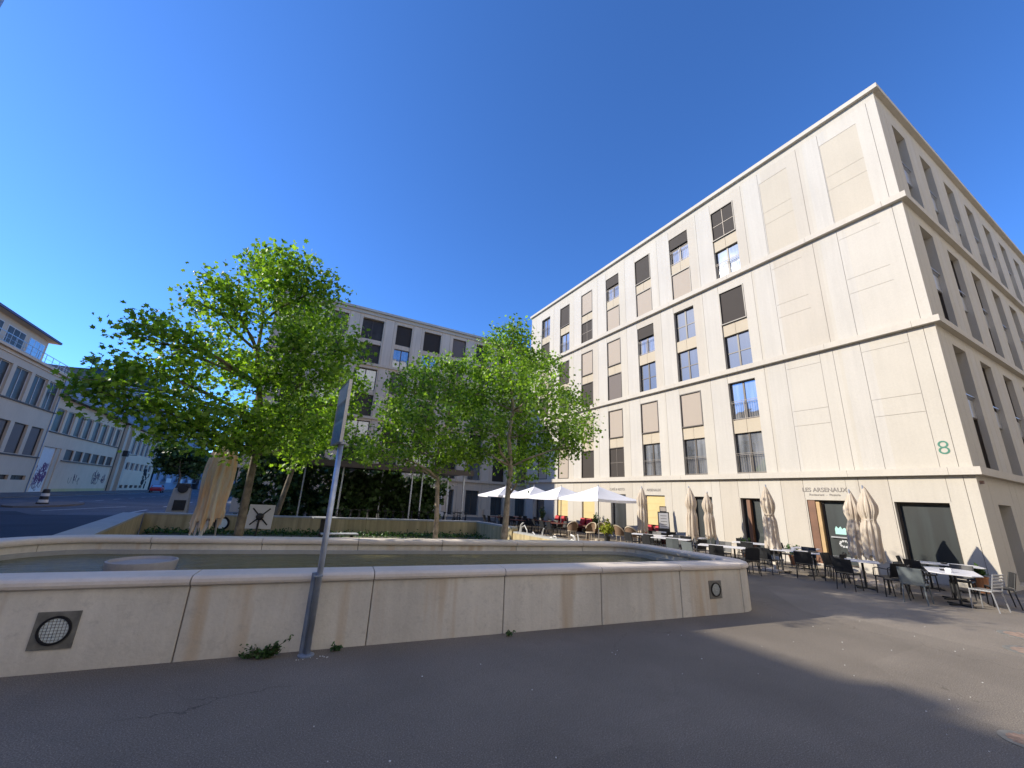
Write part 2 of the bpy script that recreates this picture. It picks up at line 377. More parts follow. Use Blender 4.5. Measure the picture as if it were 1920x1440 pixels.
g = MB()   # raised traffic island under the bollard
g.prism([(x*1.5, y*4.5) for x, y in [(math.cos(t*math.pi/8), math.sin(t*math.pi/8)) for t in range(16)]], -.05, .12, T=Matrix.Translation((-14.7, 43.5, 0)))
tag(g.build('traffic_island', M['pave']), kind='structure')

# ------------------------------------------------------------------ facades
def facade(mb, O, U, Nn, ext, rects, mimap=None):
    """panelled wall: cells of the grid lie at their own depth; mi None = opening"""
    O = Vector(O); U = Vector(U); Nn = Vector(Nn); u0, u1, v0, v1 = ext
    us = sorted({u0, u1} | {min(max(a, u0), u1) for r in rects for a in r[:2]}); vs = sorted({v0, v1} | {min(max(a, v0), v1) for r in rects for a in r[2:4]})
    nu, nv = len(us)-1, len(vs)-1
    D = [[0.0]*nv for _ in range(nu)]; MI = [[0]*nv for _ in range(nu)]
    for a, b_, c, d, dep, mi in rects:
        for i in range(nu):
            um = (us[i]+us[i+1])/2
            if not (a < um < b_): continue
            for j in range(nv):
                vm = (vs[j]+vs[j+1])/2
                if c < vm < d: D[i][j] = dep; MI[i][j] = mi
    flip = U.cross(Vector((0, 0, 1))).dot(Nn) < 0
    P = lambda u, v, d: O + U*u + Vector((0, 0, v)) - Nn*d
    def q(a, b_, c, d, mi):
        if flip: mb.quad(a, d, c, b_, mi)
        else: mb.quad(a, b_, c, d, mi)
    for i in range(nu):
        for j in range(nv):
            d, mi = D[i][j], MI[i][j]
            if mi is not None: q(P(us[i], vs[j], d), P(us[i+1], vs[j], d), P(us[i+1], vs[j+1], d), P(us[i], vs[j+1], d), mi)
            if i+1 < nu and abs(D[i+1][j]-d) > 1e-6:
                e = D[i+1][j]; u = us[i+1]; mm = (MI[i][j] if d < e else MI[i+1][j]) or 0
                q(P(u, vs[j], d), P(u, vs[j], e), P(u, vs[j+1], e), P(u, vs[j+1], d), mm)
            if j+1 < nv and abs(D[i][j+1]-d) > 1e-6:
                e = D[i][j+1]; v = vs[j+1]; mm = (MI[i][j] if d < e else MI[i][j+1]) or 0
                q(P(us[i], v, d), P(us[i+1], v, d), P(us[i+1], v, e), P(us[i], v, e), mm)

# window prototypes: width along local x (centred), outside is local -y
WP = {}
def window(kind, w, h, root, loc, rz, label=None):
    key = (kind, round(w, 2), round(h, 2))
    if key in WP:
        o = WP[key].copy(); COL.objects.link(o)
        for ch in kids(WP[key]):
            c = ch.copy(); COL.objects.link(c); c.parent = o
    else:
        f = MB(); a, b_ = -w/2, w/2; t = .055
        gl = .20 if kind in ('glass', 'half', 'gdark', 'plain', 'curtain') else .12
        gm = {'glass': 'glass', 'curtain': 'glass', 'half': 'glass', 'gdark': 'glassdark', 'plain': 'dull'}.get(kind)
        fd = gl+.05 if gm else .07
        def fr(x0, x1, z0, z1, d0=fd-.09, d1=fd): f.box(x0, x1, d0, d1, z0, z1)
        fr(a+.003, a+t, 0.003, h-.003); fr(b_-t, b_-.003, 0.003, h-.003); fr(a+t, b_-t, .003, t); fr(a+t, b_-t, h-t, h-.003)
        if gm:
            if w > .9: fr(-.045, .045, t, h-t, fd-.08, fd)
            if kind == 'gdark': fr(a+t, -.045, h*.47, h*.47+.05, fd-.07, fd); fr(.045, b_-t, h*.47, h*.47+.05, fd-.07, fd)
        else:   # guide rails and bottom bar of the blind
            pass
        o = f.build('window', M['frame'])
        if gm:
            p = MB(); p.box(a+.01, b_-.01, gl, gl+.02, .01, h-.01); p.build('pane', M[gm], o)
        if kind in ('glass', 'half', 'curtain'):
            r_ = MB()
            for z in (.88, .96): r_.box(a+.01, b_-.01, .03, .055, z, z+.016)
            n = int(w/.11)
            for i in range(1, n): x = a+w*i/n; r_.box(x-.004, x+.004, .036, .048, .06, .88)
            r_.box(-.015, .015, .028, .05, .02, .88)
            r_.box(a+.01, b_-.01, .03, .05, .03, .055); r_.build('railing', M['railm'], o)
        if kind == 'half':
            s_ = MB(); s_.box(a+.02, b_-.02, .055, .075, h*.62, h-.02); s_.box(a+.02, b_-.02, .045, .085, h*.60, h*.62)
            s_.build('blind', M['screen'], o)
        if kind in ('blind', 'blindC', 'screen', 'screenf'):
            s_ = MB(); s_.box(a+t, b_-t, .05, .062, t, h-t); s_.box(a+t, b_-t, .042, .07, t-.012, t+.03)
            s_.build('blind', M[{'blind': 'blind', 'blindC': 'blindC'}.get(kind, 'screen')], o)
            if kind == 'screenf':
                r_ = MB(); r_.box(-.012, .012, .03, .045, t, h-t); r_.box(a+t, b_-t, .03, .045, h*.48, h*.48+.025); r_.build('railing', M['railm'], o)
        WP[key] = o
    o.location = loc; o.rotation_euler = (0, 0, rz); adopt(o, root)
    if label: o['label'] = label
    return o

ROWS = [(16.90, 18.82), (14.40, 16.20), (11.62, 13.56), (9.07, 10.95), (6.36, 8.33), (3.735, 5.70)]
BELTS = [(14.10, 14.36), (8.80, 9.04), (3.47, 3.72)]
XA, Y0, YE = 19.43, 4.15, 31.9
PI2 = math.pi/2
bA = wroot('apartment_building', (XA, Y0, 0), 'large cream concrete apartment block with restaurant and green number 8, on the right', 'building')
# --- facade A (sunlit, faces -x)
rects = []; J = .014
GROUPS = [(14.36, 19.42), (9.04, 14.10), (3.72, 8.80)]
RV = random.Random(12)
for gi, (z0, z1) in enumerate(GROUPS):
    for k in range(-3, 7): rects.append((12.04+3.0*k-1.9, 12.04+3.0*k, z0, z1, 0.0, RV.choice([0, 6, 7])))
    for k in range(-2, 7):
        ys = 12.04+3.0*k           # far edge of the window, where a joint runs
        if k >= 0 or True:
            rects.append((ys+.02, ys+.97, z0, z1, 0.0, 1))
    for k in range(0, 7):
        ys = 12.04+3.0*k
        r0, r1 = ROWS[gi*2], ROWS[gi*2+1]
        rects.append((ys-1.40, ys, r1[1], r0[0], .07, 2)); rects.append((ys-.71, ys-.695, r1[1], r0[0], .085, 3))
        for a, b_ in (r0, r1): rects.append((ys-1.40, ys, a, b_, .30, None))
        rects.append((ys, ys+J, r0[1], z1, .02, 3)); rects.append((ys+.97, ys+.97+J, z0, z1, .02, 3))
        if k == 0: rects.append((ys-1.9, ys-1.9+J, z0, z1, .02, 3))
    for k, (a, b_) in enumerate(((7.80, 9.16), (4.92, 6.34))):
        r0, r1 = ROWS[gi*2], ROWS[gi*2+1]; far = 9.2 if k == 0 else 6.36; near = 7.3 if k == 0 else 4.46
        rects.append((near, near+J, z0, z1, .02, 3)); rects.append((far, far+J, z0, z1, .022, 3))
        rects.append((far+.95 if k == 0 else far+.93, far+.965, z0, z1, .02, 3)) if False else None
        if gi == 0:
            rects.append((a, b_, r1[0]-.04, 18.75, .012, 4))
        for z in (r0[0], r1[1]): rects.append((a, b_, z-.012, z, .02, 5))
        if gi: rects.append((a, b_, r0[1], r0[1]+.012, .02, 5))
        if gi == 2: rects.append((a-.012, a, z0, z1, .015, 5))
rects = [r for r in rects if r]
# ground floor
for y in (4.43, 6.36, 9.2, 10.1, 12.08, 13.03, 15.04, 16.0, 18.04, 19.0, 21.04, 22.0, 24.04, 25.0, 27.1, 28.1): rects.append((y, y+1.0, 0, 3.47, 0.0, RV.choice([0, 6, 7])))
GO = [(4.90, 6.32, .32, 2.57), (7.72, 9.16, .12, 2.57), (11.10, 12.04, .12, 2.58), (13.53, 14.70, .12, 2.60), (16.52, 17.98, .30, 2.62), (19.60, 20.98, .12, 2.64),
      (22.62, 24.0, .30, 2.62), (25.70, 27.1, .30, 2.60), (28.95, 30.4, .12, 2.60)]
for a, b_, c, d in GO: rects.append((a, b_, c, d, .34, None))
for y in (4.43, 6.36, 7.26, 9.2, 10.1, 12.08, 13.03, 15.04, 16.0, 18.04, 19.0, 21.04, 22.0, 24.04, 25.0, 27.1, 28.1, 30.45, 31.2): rects.append((y, y+J, 0.0, 3.46, .02, 3))
for y in (4.85, 7.68, 11.06, 13.5): rects.append((y, y+.01, 2.6, 3.46, .015, 5))
rects.append((Y0, YE, .44, .452, .012, 3))
for a, b_, c, d in GO: rects.append((a, b_, c, d, .34, None))
mb = MB(); facade(mb, (XA, 0, 0), (0, 1, 0), (-1, 0, 0), (Y0, YE, 0, 19.76), rects)
# --- facade B (shaded, faces -y), runs to the right
rb = []
for gi, (z0, z1) in enumerate(GROUPS):
    for k in range(12):
        a = 20.85+3.1*k; b_ = a+1.42; r0, r1 = ROWS[gi*2], ROWS[gi*2+1]
        rb.append((a-.62, a-.62+J, z0, z1, .02, 3)); rb.append((b_+.42, b_+.42+J, z0, z1, .02, 3))
        rb.append((b_+.44, b_+1.05, z0, z1, 0.0, 1))
        rb.append((a, b_, r1[0], r0[1], .46, None))
    rb.append((19.75, 19.75+J, z0, z1, .02, 3))
for k in range(12):
    a = 21.0+3.1*k; rb.append((a, a+1.45, .12, 2.6, .46, None)); rb.append((a-.5, a-.5+J, 0, 3.46, .02, 3)); rb.append((a+1.9, a+1.9+J, 0, 3.46, .02, 3))
facade(mb, (0, Y0, 0), (1, 0, 0), (0, -1, 0), (XA, 58, 0, 19.76), rb)
mb.quad((XA, YE, 0), (34, YE, 0), (34, YE, 19.45), (XA, YE, 19.45), 0)
mb.box(XA+.62, 57.5, Y0+.62, 20, 0, 19.3, 0); mb.box(XA+.62, 33.5, 20, YE-.3, 0, 19.3, 0)
wbuild(mb, 'wall', [M['wall'], M['pier'], M['spandrel'], M['joint'], M['tan'], surf('hairline_joint', (.37, .335, .28), .9), M['wall2'], M['wall3']], bA)
for z0, z1 in BELTS:
    mb = MB(); p = .19
    cuts = [YE+.02] + [30.6-3.85*i for i in range(7)] + [Y0+.55, Y0-p]
    for i in range(len(cuts)-1):
        mb.box(XA-p, XA+.3, cuts[i+1]+(.008 if i+1 < len(cuts)-1 else 0), cuts[i], z0, z1)
    mb.box(XA+.3, 58, Y0-p, Y0+.3, z0, z1)
    wbuild(mb, 'cornice', M['belt'], bA)
mb = MB()
mb.box(XA+.05, 57.9, Y0+.05, 20.5, 19.42, 19.76); mb.box(XA+.05, 34, 20.5, YE-.1, 19.42, 19.76)
mb.box(XA-.17, 58, Y0-.20, 20.5, 19.76, 19.97); mb.box(XA-.17, 34, 20.5, YE+.1, 19.76, 19.97)
wbuild(mb, 'roof', M['belt'], bA)
mb = MB()   # base course, slightly proud
mb.box(XA-.012, XA+.2, Y0-.012, 4.88, 0, .43); wbuild(mb, 'plinth', M['belt'], bA)
KA = [['screenf', 'glass', 'screen', 'gdark', 'glass', 'glass'], ['half', 'blind', 'gdark', 'gdark', 'blind', 'glass'], ['screen', 'blind', 'half', 'gdark', 'blind', 'curtain'],
      ['half', 'blind', 'blind', 'blindC', 'blind', 'screenf'], ['blind', 'screenf', 'blind', 'screen', 'blind', 'screen'], ['screen', 'curtain', 'screen', 'glass', 'screen', 'blind'], ['curtain', 'screen', 'blind', 'screen', 'blind', 'blind']]
for k in range(7):
    for r in range(6):
        z0, z1 = ROWS[r]; window(KA[k][r], 1.40, z1-z0, bA, (XA, 12.04+3.0*k-.70, z0), -PI2)
KB = ['gdark', 'screen', 'plain', 'blindC', 'plain', 'gdark']
for k in range(11):
    for r in range(6):
        z0, z1 = ROWS[r]; window(['plain', 'screen', 'blindC', 'screen', 'blindC', 'plain'][(k*2+r*3) % 6 if r not in (0, 1) else 0], 1.42, z1-z0, bA, (20.85+3.1*k+.71, Y0+.20, z0), 0)
for gi in range(3):
    for k in range(11):
        mb = MB(); a = 20.85+3.1*k; z0, z1 = ROWS[gi*2+1][1], ROWS[gi*2][0]
        mb.box(a+.004, a+.70, Y0+.16, Y0+.3, z0, z1); mb.box(a+.72, a+1.416, Y0+.16, Y0+.3, z0, z1); mb.box(a+.7, a+.72, Y0+.18, Y0+.3, z0, z1)
        mb.box(a+.004, a+1.416, Y0+.08, Y0+.12, z1+.12, z1+.15)
        wbuild(mb, 'spandrel_panel', M['metal_lt'], bA)
# shopfronts
def shopglass(y0, y1, z0, z1, x=XA+.24, bar=True, name='shop_window', gm='shopglass'):
    f = MB(); t = .07
    f.box(x-.04, x+.06, y0+.004, y0+t, z0, z1-.004); f.box(x-.04, x+.06, y1-t, y1-.004, z0, z1-.004)
    f.box(x-.04, x+.06, y0+t, y1-t, z1-t, z1-.004); f.box(x-.04, x+.06, y0+t, y1-t, z0, z0+t)
    o = wbuild(f, name, M['frame'], bA); p = MB(); p.box(x, x+.02, y0+.03, y1-.03, z0+.02, z1-.02)
    p.build('pane', M[gm], o); return o
shopglass(4.90, 6.32, .32, 2.57)
d = shopglass(7.72, 8.72, .12, 2.57, name='door')
h = MB(); h.box(XA+.165, XA+.19, 7.85, 8.55, 1.14, 1.19); h.box(XA+.165, XA+.19, 7.85, 8.6, .42, .46); h.build('handle', M['metal_lt'], d)
st = MB()
st.prism([(-.2, 0), (.2, 0), (.2, .2), (.12, .26), (.05, .2), (0, .3), (-.08, .22), (-.15, .3), (-.2, .2)], 0, .004, T=Matrix.Translation((XA+.232, 8.2, 1.28)) @ Matrix.Rotation(-PI2, 4, 'Z') @ Matrix.Rotation(PI2, 4, 'X'))
st.build('sticker', M['mint'], d)
st = MB()
for t in range(10):
    a = t/10*2*math.pi; st.box(-.035, .035, -.035, .035, 0, .006, T=Matrix.Translation((XA+.232, 8.15+.15*math.cos(a), .93+.11*math.sin(a))) @ Matrix.Rotation(-PI2, 4, 'Z') @ Matrix.Rotation(PI2, 4, 'X') @ Matrix.Rotation(a, 4, 'Z'))
st.build('emblem', M['mark'], d)
j = MB(); j.box(XA+.05, XA+.30, 8.73, 8.86, .12, 2.5); wbuild(j, 'door_frame', M['wood'], bA)
j = MB(); j.box(XA+.03, XA+.31, 8.88, 9.15, .12, 2.56); wbuild(j, 'door_frame', M['brownwood'], bA)
shopglass(11.10, 12.04, .12, 2.58, name='door'); shopglass(13.53, 14.70, .12, 2.60, name='door')
j = MB(); j.box(XA+.05, XA+.22, 11.62, 11.78, .12, 2.5); wbuild(j, 'door_frame', M['brownwood'], bA)
shopglass(19.60, 20.98, .12, 2.64, name='door', gm='glassdark'); shopglass(28.95, 30.4, .12, 2.6, name='door', gm='glassdark')
for a, b_ in ((16.52, 17.98), (22.62, 24.0), (25.70, 27.1)):
    shopglass(a, b_, .30, 2.6); y = MB(); y.box(XA+.10, XA+.13, a+.03, b_-.03, .95, 2.55)
    for z in (1.35, 1.75, 2.15): y.box(XA+.088, XA+.10, a+.03, b_-.03, z, z+.015)
    wbuild(y, 'yellow_blind', M['yellow'], bA)
for a in range(11): shop = MB(); shop.box(21.0+3.1*a+.01, 22.44+3.1*a, Y0+.3, Y0+.34, .13, 2.58); q_ = wbuild(shop, 'shop_window', M['blindC'] if a else M['glassdark'], bA)
RA = Matrix.Rotation(-PI2, 4, 'Z') @ Matrix.Rotation(PI2, 4, 'X')
def ta(txt, size, y, z, mat, name='lettering', bold=0.0):
    o = text_mesh(txt, size, None, mat, Matrix.Translation((XA-.006, y, z)) @ RA, name, .004, bold=bold); adopt(o, bA); return o
ta('LES ARSENAUX', .235, 8.47, 2.90, M['letter'], 'shop_lettering', .004)
ta('Restaurant  -  Pizzeria', .125, 8.47, 2.74, M['letter'], 'shop_lettering')
ta('CAFÉ & RESTO', .21, 20.35, 2.88, M['letter'], 'shop_lettering', .003)
ta('ARSENAUX', .21, 17.3, 2.85, M['letter'], 'shop_lettering', .004)
ta('8', .66, 4.71, 4.17, M['green8'], 'house_number', -.006)
mb = MB(); mb.box(-.05, .05, -.09, 0, -.05, .05, T=Matrix.Translation((XA+.28, Y0, 3.25))); wbuild(mb, 'wall_lamp', M['rust'], bA)

# --- rear building C (faces -y)
YC = 40.0
bC = wroot('apartment_building', (11, YC, 0), 'shaded grey-beige apartment block across the square, behind the trees and bicycle shelter', 'building')
CX = [(1.6, 3.0), (4.38, 6.46), (7.8, 9.42), (10.76, 12.66), (14.08, 15.66), (16.98, 18.5), (19.95, 21.4), (22.95, 24.3), (26.0, 27.4), (29.0, 30.4)]
CX = [(-1.5, 0.0)] + CX
rc = []
for gi, (z0, z1) in enumerate(GROUPS):
    for a, b_ in CX:
        r0, r1 = ROWS[gi*2], ROWS[gi*2+1]
        rc.append((b_+.2, b_+1.0, z0, z1, 0.0, 1)); rc.append((b_+.1, b_+.1+.02, z0, z1, .02, 3)); rc.append((b_+1.05, b_+1.07, z0, z1, .02, 3))
        rc.append((a, b_, r1[1], r0[0], .15, 2))
        for zz in (r0, r1): rc.append((a, b_, zz[0], zz[1]+.25, .5, None))
    rc.append((a, b_, r1[1]+.25, r0[0], .12, 2))
for a, b_ in CX:
    if a > 14: rc.append((a, b_, .2, 2.66, .4, None))
    rc.append((a-.3, a-.28, 0, 3.46, .02, 3)); rc.append((b_+.3, b_+.32, 0, 3.46, .02, 3))
mb = MB(); facade(mb, (0, YC, 0), (1, 0, 0), (0, -1, 0), (-3.2, 34, 0, 19.45), rc)
mb.box(-3.2, 33.9, YC+.7, YC+14, 0, 19.3, 0)
mb.quad((-3.2, YC+.7, 0), (-3.2, YC, 0), (-3.2, YC, 19.45), (-3.2, YC+.7, 19.45), 0)
wbuild(mb, 'wall', [M['wallC'], M['pierC'], M['wallC'], M['joint']], bC)
for z0, z1 in BELTS:
    mb = MB(); mb.box(-3.35, 34, YC-.15, YC+.3, z0, z1); wbuild(mb, 'cornice', M['wallC'], bC)
mb = MB(); mb.box(-3.35, 34, YC-.12, YC+14, 19.42, 19.75); mb.box(-3.5, 34, YC-.34, YC+14, 19.75, 19.98); mb.box(-3.4, 34, YC+1.2, YC+1.24, 20.4, 20.44)
for i in range(16): mb.box(-3.3+i*2.4, -3.27+i*2.4, YC+1.2, YC+1.23, 19.98, 20.4)
wbuild(mb, 'roof', M['belt'], bC)
mb = MB()
for a in (16.98, 19.95, 22.95): mb.box(a-.75, a-.03, YC-.1, YC+.1, .0, .8); mb.box(a+1.5, a+1.95, YC-.1, YC+.1, .0, .8)
wbuild(mb, 'plinth', M['wallC'], bC)
KC = [['blindC', 'plain'], ['blindC', 'plain'], ['plain', 'plain'], ['screen', 'curtain'], ['screen', 'glass'], ['blindC', 'blindC'], ['plain', 'screen'], ['screen', 'plain'], ['screen', 'screen'], ['plain', 'plain'], ['plain', 'plain']]
for k, (a, b_) in enumerate(CX):
    for r in range(6):
        z0, z1 = ROWS[r]; kd = KC[k][r % 2]
        if r > 1: kd = random.choice(['plain', 'screen', 'blindC', 'plain', 'curtain'])
        if k == 3 and r in (2, 3): kd = 'blindC'
        window(kd, b_-a, z1-z0+.25, bC, ((a+b_)/2, YC+.16, z0), 0)
    if a > 14:
        mb = MB(); mb.box(a+.01, b_-.01, YC+.3, YC+.36, .2, 2.64); o = wbuild(mb, 'door', M['glassdark'], bC)
        mb = MB(); mb.box((a+b_)/2-.02, (a+b_)/2+.02, YC+.27, YC+.3, .2, 2.64); mb.box(a+.02, b_-.02, YC+.27, YC+.3, 2.2, 2.26); mb.build('frame', M['frame'], o)
# white case and light pier seen beside the entrance
mb = MB(); mb.box(-.38, .38, -.25, .25, .25, 2.7); ob = mb.build('body', M['white'], empty('notice_cabinet', (13.0, 35.6, 0), 0, 'tall white cabinet with a dark panel by the middle tree, before the rear building', 'cabinet'), bevel=.02)
mb = MB(); mb.box(-.22, .22, -.262, -.25, .7, 2.4); mb.build('panel', M['pierC'], ob.parent)
mb = MB()
for sx in (-.3, .3): mb.box(sx-.04, sx+.04, -.1, .1, 0, .25)
mb.build('leg', M['black'], ob.parent)
# ------------------------------------------------------------------ left side of the street (faces +x, x = -26)
XL = -26.0
def lwin(root, y0, y1, z0, z1, cols=2, rows=2, dark='dull', dep=.3, white=True, name='window'):
    f = MB(); x = XL-dep
    f.box(x, x+.08, y0+.003, y0+.06, z0, z1); f.box(x, x+.08, y1-.06, y1-.003, z0, z1); f.box(x, x+.08, y0+.06, y1-.06, z0, z0+.06); f.box(x, x+.08, y0+.06, y1-.06, z1-.06, z1)
    for i in range(1, cols): y = y0+(y1-y0)*i/cols; f.box(x, x+.07, y-.035, y+.035, z0+.06, z1-.06)
    for i in range(1, rows): z = z0+(z1-z0)*i/rows; f.box(x+.002, x+.06, y0+.06, y1-.06, z-.025, z+.025)
    o = wbuild(f, name, M['white'] if white else M['frame'], root)
    p = MB(); p.box(x+.01, x+.03, y0+.02, y1-.02, z0+.02, z1-.02); p.build('pane', M[dark], o); return o
def lfac(root, y0, y1, z0, z1, wins, wall, extra=(), depth=11, mats=None):
    rects = [(a, b_, c, d, .34, None) for a, b_, c, d in wins] + list(extra)
    mb = MB(); facade(mb, (XL, 0, 0), (0, 1, 0), (1, 0, 0), (y0, y1, z0, z1), rects)
    mb.box(XL-depth, XL-.4, y0+.1, y1-.1, 0, z1-.05); mb.quad((XL, y1, z0), (XL-depth, y1, z0), (XL-depth, y1, z1), (XL, y1, z1)); mb.quad((XL, y0, z0), (XL, y0, z1), (XL-depth, y0, z1), (XL-depth, y0, z0))
    wbuild(mb, 'wall', [wall, M['plinthE'], wall, M['joint']], root)
# D: three storeys with terrace
bD = wroot('office_building', (XL, 60, 0), 'grey rendered three-storey building with a roof terrace and violet eaves, leftmost', 'building')
top = []; mid = []; base = []
y = 69.95
for i in range(13):
    a, b_ = (67.05, 69.95) if i == 0 else (63.6-(i-1)*3.72, 66.6-(i-1)*3.72); top.append((a, b_, 9.72, 12.98))
for i in range(13):
    a = 66.75-3.5*i; mid.append((a, a+2.75, 4.28, 7.5)); base.append((a-.4, a+2.6, 1.5, 2.0))
lfac(bD, 24, 70.45, 0, 14.12, top+mid+base, M['wallD'])
for i, (a, b_, c, d) in enumerate(top): lwin(bD, a, b_, c, d, 2, 1, 'dull', .3)
for i, (a, b_, c, d) in enumerate(mid):
    lwin(bD, a, b_, c, d, 1, 1, 'dull', .3, False)
    mb = MB(); mb.box(XL-.2, XL-.17, a+.1, b_-.5, c+.05, d-.1); wbuild(mb, 'blind', M['blindC'], bD)
for i, (a, b_, c, d) in enumerate(base): lwin(bD, a, b_, c, d, 2, 1, 'dull', .3, False)
mb = MB(); mb.box(XL-.1, XL+.35, 24, 70.6, 14.12, 14.35); mb.box(XL-.05, XL+.12, 24, 70.5, 13.75, 13.85); wbuild(mb, 'cornice', M['wallE'], bD)
for z in (9.58, 4.12):
    mb = MB(); mb.box(XL, XL+.16, 24, 70.4, z-.06, z+.08); wbuild(mb, 'sill', M['brown'], bD)
mb = MB(); mb.box(XL-9, XL-1.05, 24, 66.3, 14.3, 17.5); wbuild(mb, 'attic', M['wallD'], bD)
for i in range(9):
    a = 62.4-4.1*i; f = MB(); f.box(XL-1.05, XL-.99, a, a+3.3, 15.0, 16.8); o = wbuild(f, 'window', M['white'], bD)
    for kk in range(3): p = MB(); p.box(XL-.99, XL-.97, a+.1+kk*1.08, a+1.05+kk*1.08, 15.08, 16.72); p.build('pane', M['dull' if i else 'glass'], o)
mb = MB()
mb.poly([(XL-.25, 24, 17.45), (XL-.25, 67.0, 17.45), (XL-10, 67.0, 17.45), (XL-10, 24, 17.45)]); q9 = wbuild(mb, 'soffit', M['wallD'], bD); mb = MB(); mb.box(XL-10, XL-.2, 24, 67.04, 17.5, 17.72); wbuild(mb, 'roof', M['eave'], bD)
mb = MB()
for yy in np.arange(25, 70.4, 1.55): mb.box(XL+.2, XL+.24, yy, yy+.05, 14.35, 15.35)
mb.box(XL+.19, XL+.25, 24, 70.4, 15.35, 15.41); mb.box(XL+.2, XL+.24, 24, 70.4, 14.45, 14.48); mb.box(XL+.205, XL+.235, 24, 70.4, 14.9, 14.92)
for k in range(8): mb.box(XL-k*.3, XL-k*.3+.02, 70.35, 70.37, 14.35, 15.4)
wbuild(mb, 'railing', M['galv'], bD)
mb = MB(); mb.box(XL+.02, XL+.10, 70.2, 70.3, 0, 14.1); wbuild(mb, 'downpipe', M['galvdark'], bD)
# E
bE = wroot('workshop_building', (XL, 83, 0), 'low pinkish-beige workshop building with a white graffiti door, right of the terrace building', 'building')
wt = [(71.0, 73.5, 7.5, 10.42), (74.1, 76.4, 7.5, 10.42), (77.3, 79.6, 7.5, 10.42), (80.2, 82.5, 7.5, 10.42), (83.4, 85.8, 7.5, 10.42), (86.4, 88.8, 7.5, 10.42), (89.6, 91.9, 7.5, 10.42), (92.6, 94.9, 7.5, 10.42)]
wm = [(76.9+3.05*i, 79.4+3.05*i, 4.25, 5.65) for i in range(6)]; wb = [(76.9+3.05*i, 79.2+3.05*i, .55, 1.12) for i in range(6)]
door = (71.0, 75.6, .16, 5.6)
lfac(bE, 70.5, 95.6, 0, 11.75, wt+wm+wb+[door], M['wallE'], [(76.3, 95.2, .13, 3.95, .05, 0), (76.3, 95.2, .13, .5, .02, 1)])
for q_ in wt: lwin(bE, *q_, 1, 1, 'blindC' if False else 'dull', .25)
for q_ in wm: lwin(bE, *q_, 1, 1, 'dull', .2, False)
for q_ in wb: lwin(bE, *q_, 3, 1, 'dull', .2, False)
for z in (7.4, 4.12):
    mb = MB(); mb.box(XL, XL+.16, 70.6 if z > 5 else 76.3, 95.4, z-.06, z+.06); wbuild(mb, 'sill', M['brown'], bE)
mb = MB(); mb.box(XL-.28, XL-.24, 71.02, 74.6, .16, 5.58)
mb.box(XL-.24, XL-.22, 71.02, 74.6, 3.6, 3.66); dr = wbuild(mb, 'door', M['white'], bE)
mb = MB(); mb.box(XL-.33, XL-.1, 74.6, 75.58, .16, 5.58); wbuild(mb, 'door_frame', M['wallD'], bE)
def scribble(name, y0, y1, z0, z1, mat, x, parent, n=26, w=.05, seed=3):
    rr = random.Random(seed); mb = MB()
    for i in range(n):
        cy = rr.uniform(y0, y1); cz = rr.uniform(z0, z1); pts = []; ry = rr.uniform(.15, .4); rz = rr.uniform(.25, .6); t0 = rr.uniform(0, 6)
        for t in range(7): a = t0+t*.75; pts.append((x, cy+ry*math.cos(a)+.05*t, cz+rz*math.sin(a)))
        mb.tube(pts, w*rr.uniform(.5, 1.1), 4)
    return mb.build(name, mat, parent)
scribble('graffiti', 71.4, 74.2, 1.4, 3.3, M['purple'], XL-.232, dr, 30, .055); scribble('graffiti', 71.3, 73.6, .7, 1.3, M['greyspray'], XL-.232, dr, 8, .03, 5)
g2 = scribble('graffiti', 88.5, 93.5, 1.5, 2.9, M['greyspray'], XL-.045, None, 22, .045, 8); adopt(g2, bE)
g2 = scribble('graffiti', 80.5, 84.2, 1.5, 2.2, M['greyspray'], XL-.045, None, 5, .04, 9); adopt(g2, bE)
mb = MB(); mb.box(XL-11.2, XL+.9, 70.5, 96.2, 11.75, 11.95); mb.poly([(XL+.9, 70.5, 11.96), (XL+.9, 96.2, 11.96), (XL-5.5, 96.2, 14.2), (XL-5.5, 70.5, 14.2)]); wbuild(mb, 'roof', M['brown'], bE)
mb = MB(); mb.box(XL+.85, XL+.98, 70.5, 96.2, 11.72, 11.86); mb.tube([(XL+.12, 95.5, .1), (XL+.12, 95.5, 11.6)], .07, 6); wbuild(mb, 'gutter', M['frame'], bE)
# F
bF = wroot('workshop_building', (XL, 110, 0), 'second pale workshop building with stair strip and graffiti, farther down the street beyond the first', 'building')
wt = [(102.5+3.1*i, 104.9+3.1*i, 6.9, 9.9) for i in range(6)]; wm = [(102+3.1*i, 104.3+3.1*i, 3.9, 5.3) for i in range(6)]; wb = [(102+3.1*i, 104+3.1*i, .55, 1.1) for i in range(5)]
st = [(97.2, 99.0, .2, 3.6), (97.2, 99.0, 4.0, 11.0)]
lfac(bF, 95.6, 121.5, 0, 11.6, wt+wm+wb+st, M['wallE'])
for q_ in wt+wm: lwin(bF, *q_, 2, 1, 'dull', .25)
for q_ in wb: lwin(bF, *q_, 2, 1, 'dull', .2, False)
for q_ in st: lwin(bF, *q_, 1, 5 if q_[3] > 5 else 2, 'dull', .2, False)
mb = MB(); mb.box(XL-11, XL+.7, 95.8, 122, 11.6, 11.85); wbuild(mb, 'roof', M['brown'], bF)
mb = MB(); mb.box(XL, XL+.5, 95.9, 97.0, 0, 11.55); mb.box(XL, XL+.5, 99.2, 100.3, 0, 11.55); wbuild(mb, 'pilaster', M['wallD'], bF)
g2 = scribble('graffiti', 115, 119, .8, 4.4, M['black'], XL+.02, None, 22, .13, 12); adopt(g2, bF)
